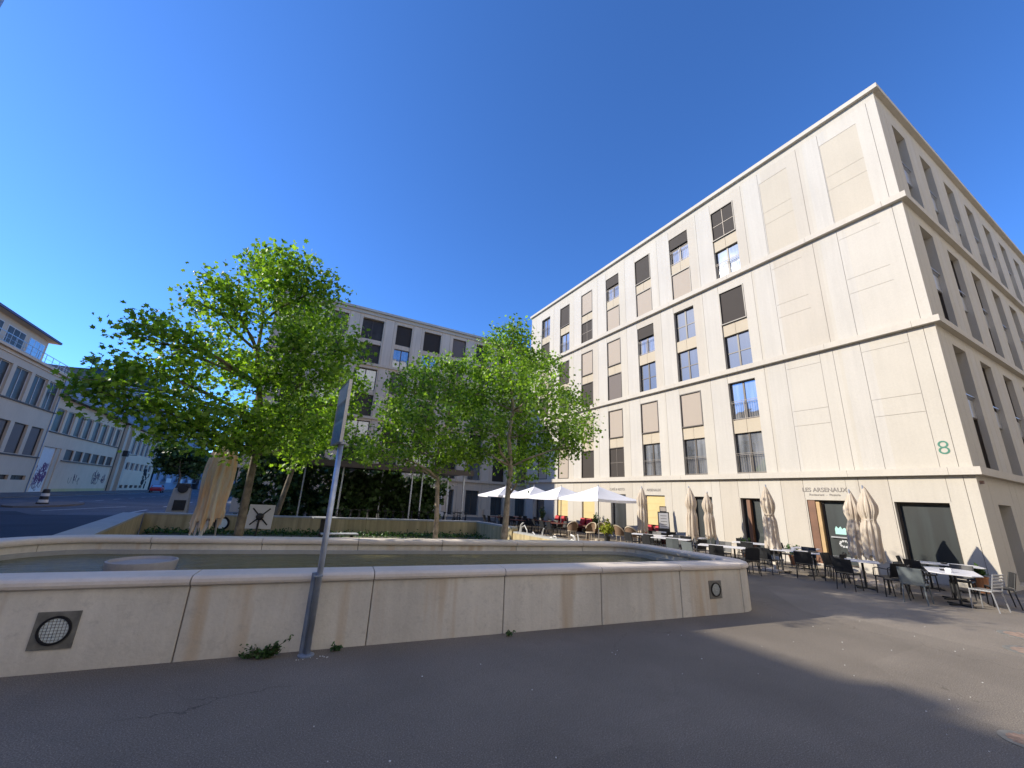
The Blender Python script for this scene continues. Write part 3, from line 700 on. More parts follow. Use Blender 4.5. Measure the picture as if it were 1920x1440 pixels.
# G, slate block, far blocks
bG = wroot('apartment_block', (-26, 150, 0), 'blue-grey apartment block with slanting rows of balconies far down the street', 'building')
mb = MB(); rects = []
gw = [(126+7*i, 129+7*i, 2.2+2.9*k, 3.9+2.9*k) for i in range(9) for k in range(6)]
facade(mb, (XL, 0, 0), (0, 1, 0), (1, 0, 0), (123, 190, 0, 19), [(a, b_, c, d, .3, None) for a, b_, c, d in gw])
mb.box(XL-14, XL-.4, 123, 190, 0, 18.9); wbuild(mb, 'wall', [M['wallG'], M['wallG']], bG)
for q_ in gw: lwin(bG, *q_, 2, 1, 'dull', .2)
for k in range(6):
    for i in range(4):
        mb = MB(); a = 131+14*i; mb.box(XL, XL+1.1, a, a+5.2, 1.9+2.9*k, 2.0+2.9*k); mb.box(XL+1.04, XL+1.1, a, a+5.2, 2.0+2.9*k, 2.95+2.9*k); wbuild(mb, 'balcony', M['white'], bG)
mb = MB(); mb.box(XL-14.5, XL+.5, 122.5, 190.5, 19, 19.4); wbuild(mb, 'roof', M['slate'], bG)
bS = wroot('slate_roofed_block', (-40, 128, 0), 'tall block with dark slate roof rising behind the workshop buildings', 'building')
mb = MB(); mb.box(-56, -31, 122.1, 138, 0, 23.4); wbuild(mb, 'wall', M['wallG'], bS)
mb = MB(); mb.poly([(-56, 121.8, 23.4), (-30.6, 121.8, 23.4), (-32.5, 125, 27.4), (-46, 125, 26.2), (-56, 125, 26.2)]); mb.box(-56, -32.5, 125, 136, 23.4, 26.1); mb.poly([(-30.6, 121.8, 23.4), (-30.6, 138, 23.4), (-32.5, 136, 27.4), (-32.5, 125, 27.4)]); wbuild(mb, 'roof', M['slate'], bS)
for i in range(8):
    mb = MB(); mb.box(-54+i*3, -52.4+i*3, 122.0, 122.12, 19.5, 21.2); wbuild(mb, 'window', M['dull'], bS)
mb = MB(); mb.tube([(0, 0, 0), (.02, 0, 1.2), (.1, 0, 2.6)], [.05, .04, .02], 6); mb.tube([(-.9, 0, 1.9), (.9, 0, 2.1)], .03, 5); mb.tube([(-.5, 0, 2.3), (.5, 0, 2.4)], .03, 5)
tag(mb.build('roof_aerial', M['galv']), 'thin metal aerial on the slate roof at the left', 'aerial').location = (-38.6, 125.5, 26.3)
bH = wroot('pale_block', (-12, 175, 0), 'pale far block closing the street behind the dark tree', 'building')
mb = MB(); facade(mb, (0, 172, 0), (1, 0, 0), (0, -1, 0), (-24, 20, 0, 9), [(-22+4*i, -19.6+4*i, 1+3.9*k, 3+3.9*k, .3, None) for i in range(10) for k in range(2)]); mb.box(-24, 20, 172.5, 190, 0, 8.9); wbuild(mb, 'wall', [M['wallG'], M['wallG']], bH)
for i in range(10):
    for k in range(2): mb = MB(); mb.box(-22+4*i, -19.6+4*i, 172.2, 172.25, 1+3.9*k, 3+3.9*k); wbuild(mb, 'window', M['dull'], bH)
mb = MB(); mb.poly([(-25, 171, 9), (21, 171, 9), (21, 181, 13), (-25, 181, 13)]); mb.quad((-25, 171, 9), (-25, 191, 9), (-25, 181, 13), (-25, 181, 12.9)); wbuild(mb, 'roof', M['slate'], bH)
# street block beyond the left edge of the view that shades the square
bO = wroot('unseen_block', (-34, -8, 0), 'tall street block standing outside the left edge of the view', 'building')
mb = MB(); mb.box(-40, -25.5, -70, 23.8, 0, 19.25); mb.box(-29, -25.3, 20.1, 20.8, 19.25, 19.8); wbuild(mb, 'wall', M['wallD'], bO)
mb = MB(); mb.box(-40.5, -25.2, -70, 23.8, 19.25, 19.45); wbuild(mb, 'roof', M['slate'], bO)
bP = wroot('unseen_block', (15, -24, 0), 'unseen cream block added behind the viewer to bounce warm light into the shade', 'building')  # added out of view as a reflector, lifts the shaded fronts and basin
mb = MB(); facade(mb, (0, -11, 0), (1, 0, 0), (0, 1, 0), (-12, 60, 0, 32), [(-10+6.4*i, -8.6+6.4*i, 1+2.9*k, 3+2.9*k, .25, 3) for i in range(10) for k in range(1, 6)]+[(-10+5.5*i, -6+5.5*i, .3, 3.4, .4, 3) for i in range(12)]); mb.box(-12, 60, -34, -11.6, 0, 31.9); wbuild(mb, 'wall', [M['bounce'], M['bounce'], M['bounce'], M['glassdark']], bP)

# wall-mounted street lamp between workshops
lt = empty('wall_lantern', (XL+.5, 97.2, 6.4), 0, 'black wall lantern on the stair tower between the two workshop buildings', 'lamp')
mb = MB(); mb.box(0, 1.9, -.05, .05, -.05, .05); mb.build('arm', M['black'], lt)
mb = MB(); mb.box(-.1, .7, -.5, .5, -.3, .7); mb.build('housing', M['black'], lt, bevel=.08)
# ------------------------------------------------------------------ fountain basin
def rounded(pts, rad, n=10):
    out = []; k = len(pts)
    for i in range(k):
        p = Vector(pts[i]); a = Vector(pts[i-1]); b_ = Vector(pts[(i+1) % k]); r_ = rad[i]
        d1 = (a-p).normalized(); d2 = (b_-p).normalized(); ang = d1.angle(d2); t = r_/math.tan(ang/2)
        c = p + (d1+d2).normalized()*(r_/math.sin(ang/2)); s = p+d1*t-c; e = p+d2*t-c
        a0 = math.atan2(s.y, s.x); a1 = math.atan2(e.y, e.x)
        while a1 < a0: a1 += 2*math.pi
        for j in range(n+1):
            th = a0+(a1-a0)*j/n; out.append(Vector((c.x+r_*math.cos(th), c.y+r_*math.sin(th))))
    return out
def resample(path, joints_fn, step=.25):
    pts = []; k = len(path)
    for i in range(k):
        a, b_ = path[i], path[(i+1) % k]; L = (b_-a).length; n = max(1, int(L/step))
        for j in range(n): pts.append(a+(b_-a)*j/n)
    return pts
ring = rounded([(-4.45, 7.08), (9.62, 5.56), (9.72, 9.75), (-4.55, 12.15)], [.9, .75, 1.3, 1.5])
def loop_frames(path):
    k = len(path); fr = []
    for i in range(k):
        d = (path[(i+1) % k]-path[i-1]).normalized(); fr.append((path[i], Vector((-d.y, d.x))))   # inward normal (ccw path)
    return fr
def arc_blocks(path, joints):
    """split closed path at given arc lengths with 12 mm gaps"""
    k = len(path); cum = [0.0]
    for i in range(k): cum.append(cum[-1]+(path[(i+1) % k]-path[i]).length)
    tot = cum[-1]
    def at(s):
        s %= tot; i = max(j for j in range(k) if cum[j] <= s+1e-9); a, b_ = path[i], path[(i+1) % k]
        t = (s-cum[i])/max(1e-9, cum[i+1]-cum[i]); p = a+(b_-a)*t; return p
    def nrm(s):
        d = (at(s+.05)-at(s-.05)).normalized(); return Vector((-d.y, d.x))
    js = sorted(j % tot for j in joints); out = []
    for i, s0 in enumerate(js):
        s1 = js[(i+1) % len(js)]; s1 = s1 if s1 > s0 else s1+tot
        n = max(2, int((s1-s0)/.12)); out.append([(at(s0+.007+(s1-s0-.014)*j/n), nrm(s0+.007+(s1-s0-.014)*j/n)) for j in range(n+1)])
    return out, tot, at
def sweep(mb, frames, prof, closed=False, cap=True, mi=0):
    n0 = len(mb.v); m_ = len(prof)
    for p, nn in frames:
        for o_, z in prof: q_ = p+nn*o_; mb.v.append((q_.x, q_.y, z))
    k = len(frames)
    for i in range(k if closed else k-1):
        for j in range(m_ if cap else m_-1):
            a = n0+i*m_+j; b_ = n0+i*m_+(j+1) % m_; c = n0+((i+1) % k)*m_+(j+1) % m_; d = n0+((i+1) % k)*m_+j
            mb.f.append((a, d, c, b_)); mb.m.append(mi)
    if not closed and cap:
        mb.f.append(tuple(n0+j for j in range(m_))); mb.f.append(tuple(n0+(k-1)*m_+j for j in reversed(range(m_)))); mb.m += [mi, mi]
# joints along the front at measured x
k = len(ring); cum = 0; arcs = []
fx = [-2.75, -.76, 1.41, 3.45, 5.32, 7.17, 8.85]
for i in range(k):
    a, b_ = ring[i], ring[(i+1) % k]
    for x in fx:
        if b_.x > a.x and a.x <= x < b_.x and a.y < 8: arcs.append(cum+(b_-a).length*(x-a.x)/(b_.x-a.x))
    cum += (b_-a).length
tot = cum; last = max(arcs); first = min(arcs); n = 12
for i in range(1, n): arcs.append(last + (tot-last+first)*i/n)
fb = wroot('fountain_basin', (2.6, 8.5, 0), 'long low fountain basin of weathered concrete blocks with rounded coping, in the foreground', 'fountain')
blocks, tot, atf = arc_blocks(ring, arcs)
mb = MB(); mt = MB()
for bl in blocks:
    sweep(mb, bl, [(.0, -.05), (.018, .822), (.42, .822), (.42, .25), (.42, -.05)])
    sweep(mt, bl, [(.012, .822), (-.022, .84), (-.03, .87), (-.022, .905), (.0, .928), (.035, .94), (.40, .945), (.45, .935), (.475, .91), (.48, .87), (.47, .835), (.43, .822)])
w_ = wbuild(mb, 'wall', M['basin'], fb); c_ = wbuild(mt, 'coping', M['basin_top'], fb, smooth=False)
bv = w_.modifiers.new('bevel', 'BEVEL'); bv.width = .008; bv.segments = 1; bv.limit_method = 'ANGLE'; bv.angle_limit = 1.0
mb = MB(); fr = loop_frames(ring); sweep(mb, fr, [(.03, 0), (.03, .90), (.39, .90), (.39, 0)], closed=True); wbuild(mb, 'joint_core', M['joint'], fb)
mb = MB(); sweep(mb, fr, [(.42, .70), (.50, .70), (.50, .25), (.42, .25)], closed=True); wbuild(mb, 'ledge', M['plantertop'], fb)
inner = [p+nn*.45 for p, nn in fr]
mb = MB(); mb.poly([(p.x, p.y, .38) for p in inner]); tag(wbuild(mb, 'basin_floor', M['algae'], fb))
mb = MB(); mb.poly([(p.x, p.y, .625) for p in inner]); tag(mb.build('water', M['water']), kind='structure')
# recessed lights
def walllight(x, y, z, w, rz, ax, tilt=0.0):
    T = Matrix.Translation((x, y, z)) @ Matrix.Rotation(rz, 4, 'Z') @ Matrix.Rotation(R(-1.2), 4, 'X')
    mb = MB(); mb.box(-w, w, -.012, .03, -w*1.0, w*1.0, T=T); o = wbuild(mb, 'light_plate', M['lightring'], fb)
    TT = T @ Matrix.Rotation(PI2, 4, 'X')
    r_ = MB(); r_.lathe([(.145*ax, .010), (.145*ax, .03), (.122*ax, .03), (.122*ax, .010)], 28, T=TT); r_.build('ring', M['blackm'], o)
    l_ = MB(); l_.lathe([(.124*ax, .008), (.124*ax, .017), (.001, .024)], 28, T=TT); l_.build('lens', M['lens'], o)
    gq = MB()
    for i in range(-3, 4):
        h_ = math.sqrt(max(0, (.118*ax)**2-(i*.031*ax)**2)); gq.box(i*.031*ax-.0008, i*.031*ax+.0008, -.030, -.024, -h_, h_, T=T); gq.box(-h_, h_, -.030, -.024, i*.031*ax-.0008, i*.031*ax+.0008, T=T)
    gq.build('grid', M['blackm'], o)
walllight(-1.895, 6.812, .415, .185, R(-6.2), 1.0); walllight(8.08, 5.735, .46, .165, R(-6.2), .9)
# bowl standing in the water
mb = MB(); mb.lathe([(.43, .40), (.47, .74), (.47, .78), (.44, .785), (.42, .74), (.05, .70), (.001, .70)], 36, c=(-1.78, 9.3))
tag(mb.build('fountain_bowl', M['bowl'], smooth=False), 'round shallow stone bowl standing in the basin water near the left light', 'bowl')
mb = MB(); mb.box(-.16, .16, -.12, .12, .0, .42, T=Matrix.Translation((7.15, 7.3, .38))); tag(mb.build('fountain_spout', M['planterw'], bevel=.03), 'short square stone outlet rising from the water at the sunlit right end', 'fountain outlet')

# ------------------------------------------------------------------ planter behind the basin
pw = wroot('planter_wall', (2, 19.7, 0), 'old mossy concrete planter wall round the tree bed behind the basin', 'wall')
mb = MB(); tp = MB()
def wallseg(a, b_, t, z0, z1, cut=2.4):
    a = Vector(a); b_ = Vector(b_); L = (b_-a).length; d = (b_-a)/L; nn = Vector((-d.y, d.x)); k_ = max(1, round(L/cut))
    for i in range(k_):
        p = a+d*(L*i/k_+.006); q_ = a+d*(L*(i+1)/k_-.006)
        for B, za, zb, e in ((mb, z0, z1-.06, 0.0), (tp, z1-.06, z1, .012)):
            c = [p-nn*e, q_-nn*e, q_+nn*(t+e), p+nn*(t+e)]; B.prism([(v.x, v.y) for v in c], za, zb)
wallseg((-4.15, 19.9), (8.55, 17.95), .38, -.02, .94)
wallseg((-3.15, 11.55), (-4.15, 19.85), .55, -.02, .94)
wallseg((8.6, 18.0), (8.75, 14.9), -.3, -.02, .94); wallseg((8.78, 14.85), (8.95, 9.9), -.3, -.02, .78)
wbuild(mb, 'wall', M['planterw'], pw); wbuild(tp, 'coping', M['plantertop'], pw)
mb = MB(); mb.box(8.50, 8.515, 15.6, 17.2, .32, .82); wbuild(mb, 'hatch', M['spandrel'], pw)
g3 = scribble('graffiti', 10.6, 14.2, .38, .66, M['white'], 8.66, None, 12, .035, 21); adopt(g3, pw)
T0 = Matrix.Translation((-1.7, 19.53, .62)) @ Matrix.Rotation(R(-8.7), 4, 'Z') @ Matrix.Rotation(PI2, 4, 'X')
mb = MB(); mb.lathe([(.26, 0), (.26, .05), (.19, .05), (.19, .02), (.001, .03)], 24, T=T0); o = wbuild(mb, 'wall_light', M['blackm'], pw)
mb = MB(); mb.lathe([(.185, .0), (.185, .04), (.001, .05)], 24, T=T0); mb.build('lens', M['lens'], o)
mb = MB(); mb.poly([(-3.0, 11.5, .30), (9.0, 9.9, .30), (8.7, 18.0, .28), (-4.0, 19.9, .28)]); tag(mb.build('soil', M['soil']), kind='structure')
def leaf_verts(c, n, u, s, lobes=True):
    w = n.cross(u)
    if lobes: sh = ((0, -.5), (.22, -.28), (.55, -.30), (.36, -.02), (.58, .26), (.24, .24), (0, .62), (-.24, .24), (-.58, .26), (-.36, -.02), (-.55, -.30), (-.22, -.28))
    else: sh = ((0, -.5), (.28, -.1), (.22, .25), (0, .6), (-.22, .25), (-.28, -.1))
    return [c+w*(x*s)+u*(y*s)+n*(-abs(x)*.25*s) for x, y in sh]
def leaves(name, pts, size, mat, parent, lobes=True, seed=1, up=.5, jit=.35):
    rr = random.Random(seed); mb = MB()
    for p in pts:
        n = Vector((rr.gauss(0, 1), rr.gauss(0, 1), rr.gauss(0, 1)+up)).normalized()
        u = n.cross(Vector((rr.gauss(0, 1), rr.gauss(0, 1), rr.gauss(0, .6)-.5))).normalized()
        mb.poly(leaf_verts(Vector(p), n, u, size*rr.uniform(1-jit, 1+jit), lobes))
    return mb.build(name, mat, parent)
# moss and low weeds along the planter wall foot: ground cover nobody could count
rr = random.Random(4); pts = []
for i in range(2600):
    t = rr.random(); x = -3.9+12.3*t; y = 19.75-1.92*t-abs(rr.gauss(0, .35)); pts.append((x, y, .30+abs(rr.gauss(0, .07))*(1.5 if rr.random() < .1 else 1)))
for i in range(1400): pts.append((rr.uniform(-2.8, 8.4), rr.uniform(12.5, 18), .30+abs(rr.gauss(0, .04))))
tag(leaves('ground_cover', pts, .09, M['weed'], None, False, 6), kind='stuff')
# ------------------------------------------------------------------ trees
def blob_points(blobs, dens, rr, clump=.22, keep=1.0):
    pts = []
    for cx, cy, cz, r_ in blobs:
        nc = max(3, int(dens*r_*r_/1.0))
        for _ in range(nc):
            d = Vector((rr.gauss(0, 1), rr.gauss(0, 1), rr.gauss(0, 1))).normalized(); q_ = r_*(rr.random()**.45)*(1.02 if rr.random() > .10 else rr.uniform(1.1, 1.42))
            c = Vector((cx, cy, cz))+Vector((d.x, d.y, d.z*.85))*q_
            for _ in range(rr.randint(6, 13)):
                pts.append(c+Vector((rr.gauss(0, clump), rr.gauss(0, clump), rr.gauss(0, clump*.6))))
    return pts
def tree(label, base, fork, blobs, dens, size, seed, group, trunk_r, mat='leaf', bark='bark', name='plane_tree', clump=.17, limbs=True):
    rr = random.Random(seed)
    t = wroot(name, base, label, 'tree', group)
    B = Vector(base); F = Vector(fork); tb = MB()
    top = max(blobs, key=lambda q_: q_[2]); Tp = Vector(top[:3])
    mid = B.lerp(F, .5)+Vector((rr.uniform(-.03, .03), rr.uniform(-.03, .03), 0))
    pts = [B+Vector((0, 0, -.1)), B+Vector((0, 0, .12)), mid, F]; rs = [trunk_r*1.25, trunk_r*1.02, trunk_r*.88, trunk_r*.74]
    for j in range(1, 6):
        s = j/6; pts.append(F.lerp(Tp, s)+Vector((rr.uniform(-.1, .1), rr.uniform(-.1, .1), 0))); rs.append(trunk_r*.74*(1-s)+.012)
    tb.tube(pts, rs, 12)
    axis = pts[3:]
    if limbs:
        for bx, by, bz, br in blobs:
            C_ = Vector((bx, by, bz)); cand = [a for a in axis if a.z < bz-.15] or [F]
            A = max(cand, key=lambda a: a.z-.9*abs((bz-a.z)-.8*math.hypot(bx-a.x, by-a.y)))
            m1 = A.lerp(C_, .35)+Vector((rr.uniform(-.12, .12), rr.uniform(-.12, .12), .05)); m2 = A.lerp(C_, .7)+Vector((rr.uniform(-.1, .1), rr.uniform(-.1, .1), .1))
            tb.tube([A, m1, m2, C_], [.05*trunk_r/.14, .034, .022, .012], 6)
            for _ in range(7):
                e = C_+Vector((rr.gauss(0, 1), rr.gauss(0, 1), rr.gauss(0, .8))).normalized()*br*rr.uniform(.6, 1.0); s0 = m2.lerp(C_, rr.random())
                tb.tube([s0, s0.lerp(e, .5)+Vector((0, 0, .05)), e], [.013, .009, .005], 4)
    wbuild(tb, 'trunk', M[bark], t, smooth=True)
    P_ = blob_points(blobs, dens, rr, clump)
    adopt(leaves('crown', P_, size, M[mat], None, True, seed+1, .55), t)
    return t
T1 = [(-0.8,11.75,7.92,0.79),(-1.61,13.26,8.53,0.63),(0.0,11.5,7.47,0.64),(-1.0,12.23,7.17,0.92),(-2.27,11.5,6.83,0.49),(-2.53,11.5,6.3,0.37),(-1.84,12.02,6.42,0.74),(0.07,13.46,7.08,1.04),(0.9,11.77,5.93,0.65),(-0.22,11.5,5.67,0.79),(-3.05,11.5,5.4,0.51),(-3.49,11.5,5.19,0.31),(-2.51,11.6,5.16,0.64),(-2.02,13.55,5.41,0.86),(-0.85,12.27,4.99,0.88),(0.3,11.5,4.88,0.8),(-3.29,11.5,4.43,0.5),(-3.72,11.5,4.06,0.44),(-3.98,11.5,3.93,0.27),(-2.61,11.5,4.31,0.63),(1.32,13.8,5.44,0.64),(1.23,13.38,4.62,0.59),(-3.36,11.5,3.65,0.47),(-2.73,11.5,3.61,0.48),(-1.88,11.5,3.67,0.61),(-1.06,12.03,3.61,0.75),(-0.12,11.5,3.66,0.8),(0.76,13.91,3.95,0.77),(-1.55,11.5,3.1,0.48),(-2.52,11.5,3.05,0.36),(-0.79,11.5,2.98,0.5),(0.29,13.57,3.12,0.62),(-2.09,11.5,3.27,0.44)]
T2 = [(4.36,12.12,6.16,0.54),(3.55,12.39,5.89,0.68),(2.9,12.29,5.2,0.68),(3.74,11.15,5.1,0.74),(2.56,11.78,4.22,0.64),(2.95,9.88,3.98,0.7),(5.13,12.82,5.12,0.77),(2.47,12.33,3.55,0.59),(3.51,12.56,3.61,0.78),(3.94,10.84,3.49,0.7),(2.13,11.85,3.09,0.36),(2.7,11.04,2.95,0.38),(4.07,11.96,2.96,0.43),(4.75,11.56,3.31,0.5)]
T3 = [(5.93,11.02,7.42,0.62),(5.83,11.77,7.15,0.65),(6.4,10.88,6.81,0.66),(5.41,12.08,6.36,0.72),(5.73,10.53,5.84,0.86),(7.99,12.13,6.9,0.79),(5.12,11.93,5.32,0.73),(6.33,11.88,5.13,1.04),(6.18,9.33,4.97,0.79),(8.99,11.75,5.52,0.82),(10.21,12.64,4.97,0.66),(7.6,10.5,4.19,0.79),(6.82,11.56,4.04,0.92),(4.89,10.43,4.01,0.71),(5.08,11.09,3.31,0.52),(6.34,11.34,3.2,0.59),(7.84,11.75,3.53,0.66),(7.95,10.25,3.69,0.45),(6.24,10.33,2.67,0.26)]
GT = 'young plane trees in the bed behind the basin'
tree('tallest plane tree with broad ragged crown, beside the large peach folded parasol', (-.67, 12.1, .28), (-.69, 12.1, 2.8), T1, 150, .100, 11, GT, .105)
tree('middle plane tree with a low rounded crown in front of the shelter', (4.15, 11.75, .28), (4.05, 11.75, 2.5), T2, 165, .084, 22, GT, .08, bark='bark_lt')
tree('right plane tree with a mottled pale trunk and narrow top, close to the white parasols', (5.95, 10.95, .28), (6.02, 10.95, 2.1), T3, 165, .084, 33, GT, .105, bark='bark_lt')
tree('slender plane tree with thin trunk behind the planter wall, right of the tallest tree', (-.05, 20.5, 0), (.45, 20.5, 3.6), [(.6, 20.5, 5.6, 1.3), (-.8, 20.3, 4.8, 1.1), (1.9, 20.6, 4.7, 1.1), (.5, 20.5, 4.2, 1.2), (3.0, 20.2, 4.0, .8)], 60, .15, 44, GT, .12)
def simple_tree(label, x, y, h, rad, z0=2.2, mat='leafdark', seed=1, dens=16, size=.32, name='tree', group=None, sq=1.0, zb=0):
    rr = random.Random(seed); bl = []
    for i in range(9):
        a = rr.uniform(0, 6.28); q_ = rad*rr.uniform(.1, .75); bl.append((x+q_*math.cos(a)*sq, y+q_*math.sin(a), zb+rr.uniform(z0+rad*.35, h-rad*.4), rad*rr.uniform(.38, .55)))
    return tree(label, (x, y, zb), (x, y, zb+z0), bl, dens, size, seed, group, rad*.05+.02, mat, name=name, clump=.28)
simple_tree('dark round street tree beside the workshops, over the grey container', -12.8, 75, 7.6, 3.1, 2.9, seed=51, dens=20, size=.42)
simple_tree('dark low street tree behind the folded parasol, farther right in the street', -8.6, 92, 7.0, 3.0, 2.9, seed=52, dens=20, size=.45)
simple_tree('small bonsai-like tree on the roof of the slate block', -42.6, 124, 3.6, 1.5, 1.3, mat='leafdark', seed=53, dens=9, size=.35, zb=26)
for i, (x, y, h, r_, l_) in enumerate([(-9.5, 30.0, 3.6, 1.8, 'dark shrub by the kerb at the left end of the rear square'), (-.9, 31.5, 5.2, 2.3, 'tall dark shrub left of the slender tree'), (1.6, 30.6, 4.4, 2.4, 'dark shrub behind the tipped-up table'),
        (4.4, 29.4, 3.5, 2.2, 'dark shrub under the left of the shelter roof'), (7.0, 29.6, 3.5, 2.2, 'dark shrub under the middle of the shelter roof'), (9.4, 29.8, 3.3, 1.9, 'dark shrub at the right end under the shelter roof'), (-4.9, 34.5, 4.4, 2.3, 'dark shrub behind the folded parasol')]):
    if i in (0, 6): continue
    rr = random.Random(60+i); bl = [(x+rr.uniform(-.65, .65)*r_, y+rr.uniform(-.3, .3)*r_, .5+(h-1.2)*(_%4)/3, r_*rr.uniform(.4, .55)) for _ in range(12)]
    tree(l_, (x, y, 0), (x, y, .5), bl, 24, .26, 60+i, 'dark shrubs in the rear square', .06, 'leafdark', name='shrub', clump=.22)

# shelter
sh = wroot('bicycle_shelter', (6.5, 27.5, 0), 'long flat dark shelter roof on thin posts over parked bicycles', 'shelter')
mb = MB(); mb.box(1.0, 11.2, 25.4, 29.4, 3.46, 3.66); mb.box(.95, 11.25, 25.3, 25.4, 3.36, 3.70); wbuild(mb, 'roof', M['frame'], sh)
for i, (x, y) in enumerate(((3.1, 25.9), (7.25, 25.9), (8.0, 26.2), (10.8, 25.9), (1.2, 28.9), (6.0, 28.9), (10.8, 28.9))):
    mb = MB(); mb.box(x-.04, x+.04, y-.04, y+.04, 0, 3.46); wbuild(mb, 'post', M['galv'], sh)
# bicycles
def bicycle(label):
    b_ = empty('bicycle', (0, 0, 0), 0, label, 'bicycle', 'bicycles parked under the shelter')
    for x in (-.5, .5):
        w = MB(); w.tube([(x+.33*math.cos(a), 0, .34+.33*math.sin(a)) for a in [i*math.pi/8 for i in range(17)]], .018, 5, cap=False)
        for i in range(8): a = i*math.pi/4; w.tube([(x, 0, .34), (x+.33*math.cos(a), 0, .34+.33*math.sin(a))], .003, 3)
        w.build('wheel', M['rubber'], b_)
    f = MB(); pt = dict(r=(-.5, 0, .34), s=(-.15, 0, .30), t=(-.24, 0, .85), h=(.33, 0, .80), f=(.5, 0, .34))
    for a, c in (('r', 's'), ('s', 't'), ('t', 'h'), ('s', 'h'), ('r', 't'), ('h', 'f')): f.tube([pt[a], pt[c]], .017, 6)
    f.build('frame', M['blackm'], b_)
    s_ = MB(); s_.tube([(-.24, 0, .85), (-.27, 0, .95)], .014, 5); s_.box(-.40, -.12, -.07, .07, .95, 1.0); s_.build('saddle', M['black'], b_)
    hb = MB(); hb.tube([(.33, 0, .8), (.30, 0, 1.0)], .014, 5); hb.tube([(.22, -.28, 1.02), (.32, -.1, 1.0), (.32, .1, 1.0), (.22, .28, 1.02)], .013, 5); hb.build('handlebar', M['blackm'], b_)
    return b_
bl = 'dark bicycle in the crowded rack under the long shelter'
bk = bicycle(bl)
for i in range(17):
    o = bk if i == 0 else copy_tree(bk)
    o.location = (2.7+.52*i, 25.6+.25*math.sin(i*2.1), 0); o.rotation_euler = (R(random.uniform(-7, 7)), 0, R(75+random.uniform(-16, 16)))

# street lamp mast at the far left edge, seen only as a sliver
mb = MB(); mb.tube([(-4.32, 6.42, 0), (-4.32, 6.42, 12)], .14, 16); tag(mb.build('lamp_mast', M['galv'], smooth=True), 'dark grey mast cutting the top left corner of the view', 'mast')

# sign post in front of the basin
sp = wroot('sign_post', (.66, 6.32, 0), 'tilted-looking grey steel post with a sign plate seen edge-on, in front of the basin', 'sign post')
mb = MB(); mb.tube([(.665, 6.33, 0), (.665, 6.33, 2.76)], .039, 16); wbuild(mb, 'pole', M['galv'], sp, smooth=True)
mb = MB(); mb.tube([(.612, 6.385, 0), (.612, 6.385, .97)], .037, 16); mb.box(.59, .705, 6.28, 6.39, .93, .95); wbuild(mb, 'sleeve', M['galvdark'], sp, smooth=False)
mb = MB(); mb.lathe([(.10, 0), (.10, .012), (.06, .03)], 16, c=(.66, 6.35)); wbuild(mb, 'base_plate', M['galvdark'], sp)
for z in (2.70,):
    mb = MB(); mb.box(.61, .72, 6.275, 6.385, z, z+.03); wbuild(mb, 'clamp', M['galv'], sp)
# plate nearly edge-on to the viewer: runs away from the camera
Tp_ = Matrix.Translation((.650, 6.30, -.02)) @ Matrix.Rotation(R(93.5), 4, 'Z')
def signmat():
    m, nt, b, o = newmat('printed_sign'); v = coords(nt)
    sp_ = N(nt, 'ShaderNodeSeparateXYZ'); nt.links.new(v, sp_.inputs[0])
    mp = N(nt, 'ShaderNodeMapRange'); mp.inputs[1].default_value = 2.70; mp.inputs[2].default_value = 3.60; nt.links.new(sp_.outputs[2], mp.inputs[0])
    c = ramp(nt, mp.outputs[0], [(0.0, (.08, .15, .34)), (.30, (.12, .28, .42)), (.34, (.42, .50, .56)), (.38, (.04, .08, .16)), (.52, (.10, .16, .28)), (.66, (.16, .05, .05)), (.70, (.52, .50, .50)), (1.0, (.60, .60, .60))])
    f = ramp(nt, noise(nt, v, 26, 3), [(.48, 0.0), (.60, 1.0)]); c2 = mixc(nt, c, (.45, .48, .52), f)
    r3 = ramp(nt, mp.outputs[0], [(.0, .45), (.66, .5), (.72, .0)]); c3 = mixc(nt, c, c2, r3)
    nt.links.new(c3, b.inputs['Base Color']); b.inputs['Roughness'].default_value = .35; return m
mb = MB(); mb.box(-.34, .39, -.014, .014, 2.72, 3.60, T=Tp_ @ Matrix.Translation((0, .05, 0))); wbuild(mb, 'sign_plate', signmat(), sp)
mb = MB()
for a, b_, c, d in ((-.345, -.33, 2.71, 3.61), (.38, .395, 2.71, 3.61), (-.33, .38, 2.71, 2.725), (-.33, .38, 3.595, 3.61)): mb.box(a, b_, -.022, .022, c, d, T=Tp_ @ Matrix.Translation((0, .05, 0)))
wbuild(mb, 'sign_frame', M['metal_lt'], sp)

# weeds at the foot of the basin wall
def weed(x, y, n, h, label, seed):
    rr = random.Random(seed); pts = []; st = MB(); w = empty('weed', (x, y, 0), 0, label, 'weed')
    for i in range(n):
        a = rr.uniform(0, 6.28); l_ = rr.uniform(.3, 1)*h; e = Vector((math.cos(a)*l_*1.1+rr.uniform(-.05, .05), -abs(math.sin(a))*l_*.35, l_*rr.uniform(.35, 1)))
        st.tube([(0, 0, 0), tuple(e*.5+Vector((0, 0, .02))), tuple(e)], [.004, .003, .0015], 4)
        for t in range(9): q_ = rr.uniform(.3, 1.05); pts.append(e*q_+Vector((rr.gauss(0, .012), rr.gauss(0, .012), rr.gauss(0, .012)+.01)))
    st.build('stem', M['bark'], w); leaves('foliage', pts, .042, M['weed'], w, False, seed+1)
weed(.20, 6.44, 52, .24, 'green weed clump at the foot of the basin wall left of the sign post', 71)
weed(.02, 6.52, 12, .10, 'small brownish weed tuft left of the bigger clump', 72)
weed(1.02, 6.38, 8, .09, 'thin dry weed right of the sign post base', 73)
weed(3.44, 6.08, 5, .13, 'tiny dark weed in the wall joint at mid basin', 74)
rr = random.Random(9); mb = MB()
